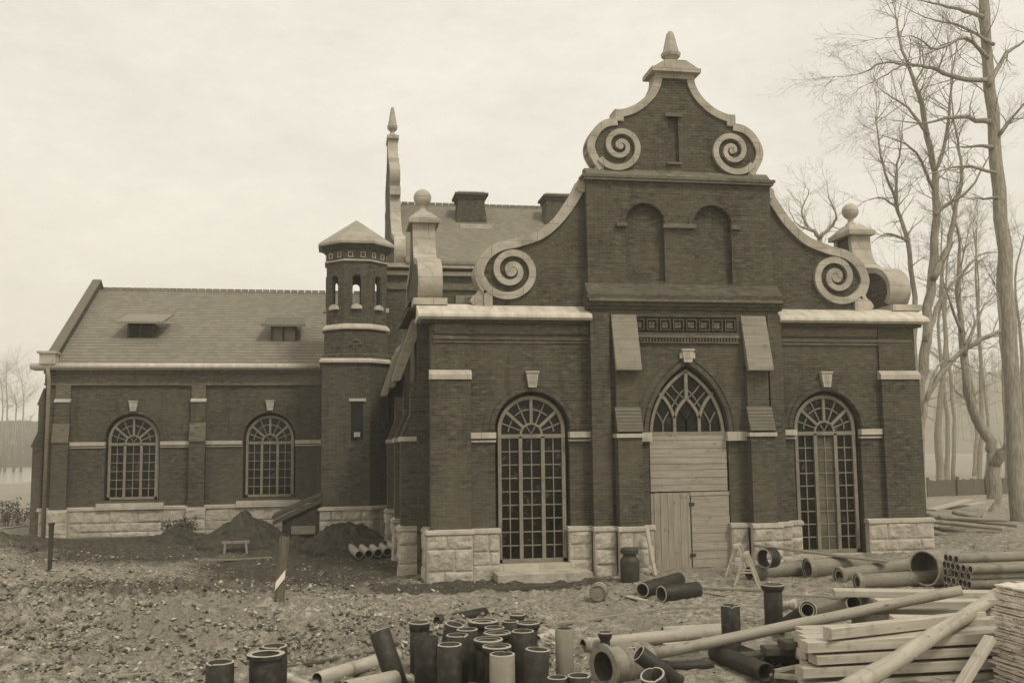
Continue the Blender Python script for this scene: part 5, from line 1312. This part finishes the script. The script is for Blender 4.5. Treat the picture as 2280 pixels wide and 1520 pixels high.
# ================================================================== plants and trees
def rot_about(v, ax, a):
    return Matrix.Rotation(a, 3, ax) @ v
def grow(tw, p, d, L, r, lev, rg, up=.25, cnt=None, maxlev=3):
    """one twig with its own side twigs"""
    n = max(3, int(L/.22)); n = min(n, 8); pts = [Vector(p)]; d = d.normalized(); s = L/n
    for i in range(n):
        d = (d+Vector((rg.gauss(0, .13), rg.gauss(0, .13), rg.gauss(0, .11)+up*.12))).normalized(); pts.append(pts[-1]+d*s)
    rad = [r*(1-.8*i/n) for i in range(n+1)]
    tw.tube(pts, rad, 5 if r > .012 else 3, caps=False)
    if lev >= maxlev: return
    k = max(2, int(L*{0: 4.2, 1: 4.6, 2: 4.0}.get(lev, 3)))
    for q in range(k):
        t = rg.uniform(.25, .97); i = min(int(t*n), n-1); b = pts[i].lerp(pts[i+1], t*n-i); dd = (pts[i+1]-pts[i]).normalized()
        ax = dd.orthogonal().normalized(); ax = rot_about(ax, dd, rg.uniform(0, 2*PI)); nd = rot_about(dd, ax, R(rg.uniform(22, 55)))
        grow(tw, b, nd, L*rg.uniform(.34, .6)*(1.1-.5*t), max(rad[i]*.6, .0034), lev+1, rg, up, cnt, maxlev)
def tree(name, label, Y, limbs, seed, group='bare trees beyond the hall', mat=None, dens=1., tw_len=1.0, maxlev=2, up=.25, foot=True):
    """limbs: list of (pixel polyline, r0 px, r1 px, depth drift, twigs per metre); first one is the trunk"""
    rg = random.Random(seed); mat = mat or BARK
    def to3(pl, drift, n0=0.):
        P = [];
        for i, (x, y) in enumerate(pl):
            P.append(tuple(at(x, y, Y+n0+drift*i/max(1, len(pl)-1)+(rg.uniform(-.15, .15) if i else 0))))
        return crom(P, 4)
    tr = MB(); tr.smooth = True; tw = MB(); tw.smooth = True
    base = None
    for li, (pl, r0, r1, drift, tpm) in enumerate(limbs):
        P = to3(pl, drift); k = 1/pxm(P[0]); n = len(P)
        rad = [(r0+(r1-r0)*i/(n-1))*k*(1+rg.uniform(-.04, .04)) for i in range(n)]
        if li == 0 and foot: P = [(P[0][0], P[0][1], float(H(P[0][0], P[0][1]))-.3)]+P; rad = [rad[0]*1.45]+rad; n += 1
        if base is None: base = P[0]
        for i in range(1, n): P[i] = tuple(P[i][q]+rg.gauss(0, .28)*min(rad[i], .12)+rg.gauss(0, .012) for q in range(3))
        if li: rad = [max(rad[i]*(1-.75*(i/(n-1))**2), .008) for i in range(n)]
        (tr if (li == 0 or r0 > 5) else tw).tube(P, rad, 10 if r0 > 8 else 7)
        dt = (Vector(P[-1])-Vector(P[-2])).normalized()
        if li or not foot or True:
            for q in range(5): grow(tw, Vector(P[-1-(q % 2)]), dt+Vector((rg.gauss(0, .35), rg.gauss(0, .35), rg.gauss(0, .35))), tw_len*rg.uniform(.8, 1.5), min(max(rad[-1]*.8, .007), .02), 0, rg, up, None, maxlev)
        tot = sum((Vector(P[i+1])-Vector(P[i])).length for i in range(n-1)); cnt = int(tot*tpm*dens*1.7)
        for q in range(cnt):
            t = rg.uniform(.3 if li == 0 else .12, 1.0); i = min(int(t*(n-1)), n-2); b = Vector(P[i]).lerp(Vector(P[i+1]), t*(n-1)-i); dd = (Vector(P[i+1])-Vector(P[i])).normalized()
            ax = rot_about(dd.orthogonal().normalized(), dd, rg.uniform(0, 2*PI)); nd = rot_about(dd, ax, R(rg.uniform(30, 75)))
            grow(tw, b, nd, tw_len*rg.uniform(.5, 1.5), min(max(rad[i]*.38, .006), .024), 0, rg, up, None, maxlev)
    t = empty(name, label, 'tree', base, group)
    for mbx, nm in ((tr, 'trunk'), (tw, 'crown')):
        if mbx.v: mbx.v = [(x-base[0], y-base[1], z-base[2]) for x, y, z in mbx.v]; mbx.build(nm, mat, t)
    return t
tree('bare_tree', 'thickest tall straight bare tree at the right edge', 8, [
    ([(2272, 1195), (2262, 1000), (2246, 700), (2226, 420), (2204, 200), (2190, 0), (2182, -160), (2176, -330)], 20, 8, .5, .5),
    ([(2197, 178), (2115, 170), (2065, 148), (2010, 145), (1965, 172), (1915, 196)], 6, 1.5, -.8, 2.2),
    ([(2010, 145), (1965, 140), (1910, 166), (1842, 172)], 3, 1, -.5, 3),
    ([(2206, 272), (2140, 260), (2065, 272), (1975, 268)], 6.5, 2, 1.2, .8),
    ([(2212, 328), (2165, 325), (2100, 331)], 5, 1.5, 1, 1),
    ([(2216, 384), (2140, 370), (2075, 386), (2040, 398)], 4, 1, -1.2, 1.6),
    ([(2222, 440), (2160, 442)], 4, 1.5, 1, 1),
    ([(2190, 40), (2160, 28), (2110, 14), (2060, 4), (1990, -20)], 6, 2, .8, 1.4),
    ([(2200, 130), (2150, 84), (2085, 110), (2030, 80), (1930, 90)], 5, 1, -1.5, 2.4),
    ([(2200, 190), (2240, 120), (2280, 90), (2340, 20)], 6, 2, 1, 1.6),
    ([(2225, 300), (2262, 250), (2330, 180)], 5, 2, -.8, 1.8),
    ([(2214, 100), (2140, 60), (2060, 40), (1985, 0)], 4, 1, 2, 2)], 3, tw_len=1.5)
tree('bare_tree', 'tall forked bare tree just behind the right corner of the hall', 12, [
    ([(2042, 1190), (2048, 900), (2060, 760), (2075, 610), (2084, 450), (2078, 360), (2055, 250), (2040, 190), (2010, 110), (1995, 40)], 14, 2, .6, .9),
    ([(2078, 620), (2105, 560), (2126, 480), (2140, 380), (2128, 290), (2118, 200), (2120, 120)], 8, 1.5, 1.5, 1.4),
    ([(2080, 480), (2110, 455), (2160, 420), (2200, 350), (2230, 300)], 6, 1, -1.2, 1.6),
    ([(2080, 380), (2105, 320), (2118, 200), (2125, 130), (2150, 30)], 5, 1, -1, 2),
    ([(2068, 300), (2020, 240), (1975, 210), (1950, 190)], 4, 1, 1, 2),
    ([(2060, 760), (2100, 660), (2180, 570), (2225, 562)], 6, 2, 1.5, 1),
    ([(2078, 420), (2040, 340), (1990, 310), (1940, 295)], 4, 1, -1.5, 2)], 5, tw_len=1.6)
tree('bare_tree', 'slender leaning bare tree rising behind the right end scroll', 11, [
    ([(2038, 1150), (2037, 760), (2036, 660), (2022, 540), (2000, 470), (1985, 420), (1962, 350), (1950, 270)], 8, 1.5, .4, 1.0),
    ([(2020, 535), (1975, 520), (1935, 545)], 4, 1, .8, 1.6), ([(1996, 455), (1995, 380), (2008, 320), (2010, 260)], 4, 1, -.8, 1.8),
    ([(2000, 465), (1960, 440), (1918, 450)], 3, 1, .5, 2), ([(2028, 640), (2000, 620), (1985, 600)], 3, 1, .5, 2)], 8, tw_len=1.2)
tree('bare_tree', 'low bare tree whose curved limb sweeps up to the right', 9, [
    ([(2052, 1180), (2052, 1000), (2057, 918), (2078, 857), (2139, 783), (2200, 750), (2245, 728)], 7.5, 5, .8, .5),
    ([(2063, 890), (2090, 812), (2135, 805), (2200, 830)], 3.5, 1, 1, 1.2)], 13, tw_len=1.0)
tree('bare_tree', 'crooked forked bare tree with a wide foot beside the log pile', 13, [
    ([(2212, 1150), (2214, 1031), (2204, 987), (2165, 909), (2150, 827), (2140, 727), (2132, 640), (2136, 540), (2120, 450)], 16, 1.5, .5, 1.0),
    ([(2214, 1035), (2236, 1000), (2263, 968), (2300, 930)], 12, 7, -.8, .8),
    ([(2150, 790), (2180, 700), (2230, 640)], 5, 1, .8, 1.5), ([(2142, 740), (2110, 660), (2095, 590)], 4, 1, -.8, 1.6)], 17, tw_len=1.3)
tree('bare_tree', 'small twisted bare treetop showing above the right gable curve', 24, [
    ([(1836, 1130), (1832, 700), (1826, 528)], 9, 6, 0, 0), ([(1826, 530), (1800, 505), (1785, 470), (1800, 430), (1790, 410)], 4.5, 1, .6, 2.2),
    ([(1826, 530), (1850, 505), (1862, 478), (1845, 440), (1842, 410)], 4.5, 1, -.6, 2.2), ([(1810, 515), (1775, 500), (1760, 470)], 3, 1, .5, 2)], 21, tw_len=1.3)
# slim trunks further off on the right
rg = random.Random(77)
far_l = ['double slim far trunk close to the hall corner', 'straight slim far trunk standing left of the fence', 'leaning slim far trunk behind the fence', 'pale slim far trunk in the middle of the grove', 'slim far trunk left of the crooked tree', 'thin far trunk in the gap by the crooked tree', 'slim far trunk against the thick trunk', 'far trunk beyond the thick tree at the edge']
for k, (px, w, Yd) in enumerate(((2093, 9, 34), (2109, 6, 40), (2122, 5, 46), (2168, 5, 52), (2182, 6, 38), (2196, 4, 48), (2244, 6, 44), (2276, 6, 36))):
    x2 = px+rg.uniform(-22, 22); tree('bare_tree', far_l[k], Yd, [([(px, 1075), (px+rg.uniform(-6, 6), 930), (x2, 760), (x2+rg.uniform(-15, 15), 620), (x2+rg.uniform(-20, 20), 500)], w, 1.2, 1, .8)], 100+k, mat=BARK_F, tw_len=2.2, group='slim far trunks on the right')
for k, (px, top, lb) in enumerate(((4, 850, 'far thin bare tree at the left frame edge'), (14, 835, 'tallest far thin bare tree on the left bank'), (34, 880, 'low far bare tree between its two taller neighbours'), (50, 845, 'far thin bare tree nearest the wing on the left bank'))):
    tree('bare_tree', lb, 190, [([(px, 960), (px+2, 910), (px+1, (910+top)/2), (px-2, top)], 2.0, .5, 2, .5)], 300+k, mat=BARK_F, tw_len=5.5, group='far bare trees on the left bank', maxlev=1)
# distant leafless woods on the slope, one mass
WOOD = mottled('far_wood', .22, .32, .5, .95, 4, 0, coord='pos')
mb = MB(); rg = random.Random(4)
for q in range(900):
    y = rg.uniform(252, 330); x = rg.uniform(20, 330) if q > 150 else rg.uniform(-190, -60)
    hgt = rg.uniform(9, 16) if x > 0 else rg.uniform(4, 7)
    j = int((y-250)/170*25); i = int((x+420)/900*180); z = float(hh[min(j, 25), min(max(i, 0), 180)])-.3
    mb.tube([(x, y, z), (x+rg.uniform(-.5, .5), y, z+hgt*.5), (x+rg.uniform(-1, 1), y, z+hgt)], [.16, .11, .03], 3, caps=False)
    for e in range(11):
        zz = z+hgt*rg.uniform(.3, .95); a = rg.uniform(0, 2*PI); l = hgt*rg.uniform(.12, .3)
        mb.tube([(x, y, zz), (x+l*math.cos(a)*.5, y+l*math.sin(a)*.5, zz+l*.35), (x+l*math.cos(a)*.8, y+l*math.sin(a)*.8, zz+l*.9)], [.07, .05, .02], 3, caps=False)
tag(mb.build('far_woods', WOOD), kind='stuff')
# shrubs
def shrub(label, pc, wpx, hpx, seed, lean=0.):
    p = G(*pc); k = 1/pxm(p); rg = random.Random(seed); w, h = wpx*k, hpx*k; tw = MB(); lf = MB()
    for q in range(34):
        b = Vector((rg.uniform(-.35, .35)*w, rg.uniform(-.3, .3)*w, 0)); d = Vector((rg.gauss(0, .5), rg.gauss(0, .5), 1))
        grow(tw, b, d, h*rg.uniform(.5, 1.1), .012, 1, rg, .3, None, 3)
        for e in range(26):
            c = b+d.normalized()*h*rg.uniform(.15, 1.0)+Vector((rg.gauss(0, .1), rg.gauss(0, .1), rg.gauss(0, .06)))*w*.6; s = rg.uniform(.025, .06)
            u = Vector((rg.gauss(0, 1), rg.gauss(0, 1), rg.gauss(0, 1))).normalized()*s; v = u.orthogonal().normalized()*s*.6
            lf.add([tuple(c-u), tuple(c+v), tuple(c+u), tuple(c-v)], [(0, 1, 2, 3)])
    t = empty('shrub', label, 'shrub', p, 'shrubs by the wing'); tw.build('stems', BARK, t); lf.build('foliage', LEAF, t)
LEAF = mottled('dry_leaves', .05, .10, 9, .9, 3, 0, coord='pos')
shrub('low dark scrubby shrub against the wing plinth', (400, 1196), 75, 44, 2)
shrub('dark shrub at the far left edge by the wing corner', (16, 1170), 70, 60, 5)
# plank fence on the right
FT = wood_mat('fence_wood', .14, .24, 2)
fz0 = at(2066, 1116, 24); fe = at(2320, 1116, 26)
t = empty('plank_fence', 'low grey plank fence below the trees on the right', 'fence', (fz0[0], fz0[1], 0))
n = 44; rg = random.Random(9); D = fe-fz0
for q in range(5):
    mb = MB(); c = D*(q/4); mb.box(c[0]-.06, c[0]+.06, c[1]-.14, c[1]-.03, -.2, 1.35); mb.build('fence_post', FT, t)
mb = MB()
for q in range(n):
    c0, c1 = D*(q/n), D*((q+1)/n); mb.prism([(c0[0]+.008, -.1), (c1[0]-.008, -.1), (c1[0]-.008, 1.2+rg.uniform(-.05, .05)), (c0[0]+.008, 1.2+rg.uniform(-.05, .05))], c0[1], c0[1]+.03, lambda u, v, w: (u, w, v))
mb.build('boards', FT, t)
# log and plank pile beyond the hall corner
rg = random.Random(12)
LP = [((2066, 1148), (2262, 1168), 12), ((2072, 1160), (2230, 1176), 11), ((2068, 1172), (2212, 1198), 10), ((2070, 1184), (2205, 1208), 10), ((2070, 1196), (2190, 1212), 11), ((2066, 1206), (2180, 1218), 11), ((2120, 1140), (2180, 1152), 9), ((2090, 1152), (2240, 1158), 9)]
for k, (pa, pb, w) in enumerate(LP):
    Yd = 4.5+.25*k*(-1 if k % 2 else 1)*.6
    log('weathered_log', 'weathered log of the corner pile, %s' % ['topmost of the long ones', 'second from top', 'third down with jutting end', 'fourth down', 'fifth down', 'lowest of all', 'short one on top at right', 'thin one at the back of the top'][k], at(pa[0], pa[1], Yd), at(pb[0], pb[1], Yd-.4), w/2/72, w/2/72*.9, TIMBER_G, 'logs in the pile beyond the corner')
for k, (pa, pb, w) in enumerate((((2072, 1135), (2160, 1112), .5), ((2110, 1132), (2190, 1118), .4), ((2180, 1150), (2205, 1112), .3))):
    beam('plank', 'pale board tossed on the log pile, %s' % ['widest, tilted left', 'middle one', 'short steep one'][k], 'plank', at(*pa, 5.4+.3*k), at(*pb, 5.6+.3*k), w, .04, TIMBER, 'boards on the log pile', seed=k)

# ---- the misty air
hv = bpy.data.materials.new('misty_air'); hv.use_nodes = True; ht = hv.node_tree; ht.nodes.clear()
pv = ht.nodes.new('ShaderNodeVolumePrincipled'); ho = ht.nodes.new('ShaderNodeOutputMaterial'); ht.links.new(pv.outputs[0], ho.inputs['Volume'])
pv.inputs['Color'].default_value = (.97, .94, .86, 1); pv.inputs['Density'].default_value = .0012; pv.inputs['Anisotropy'].default_value = .2
mb = MB(); mb.box(-1100, 1150, -300, 1150, -4, 62); hz_o = mb.build('haze', hv); tag(hz_o, kind='stuff')
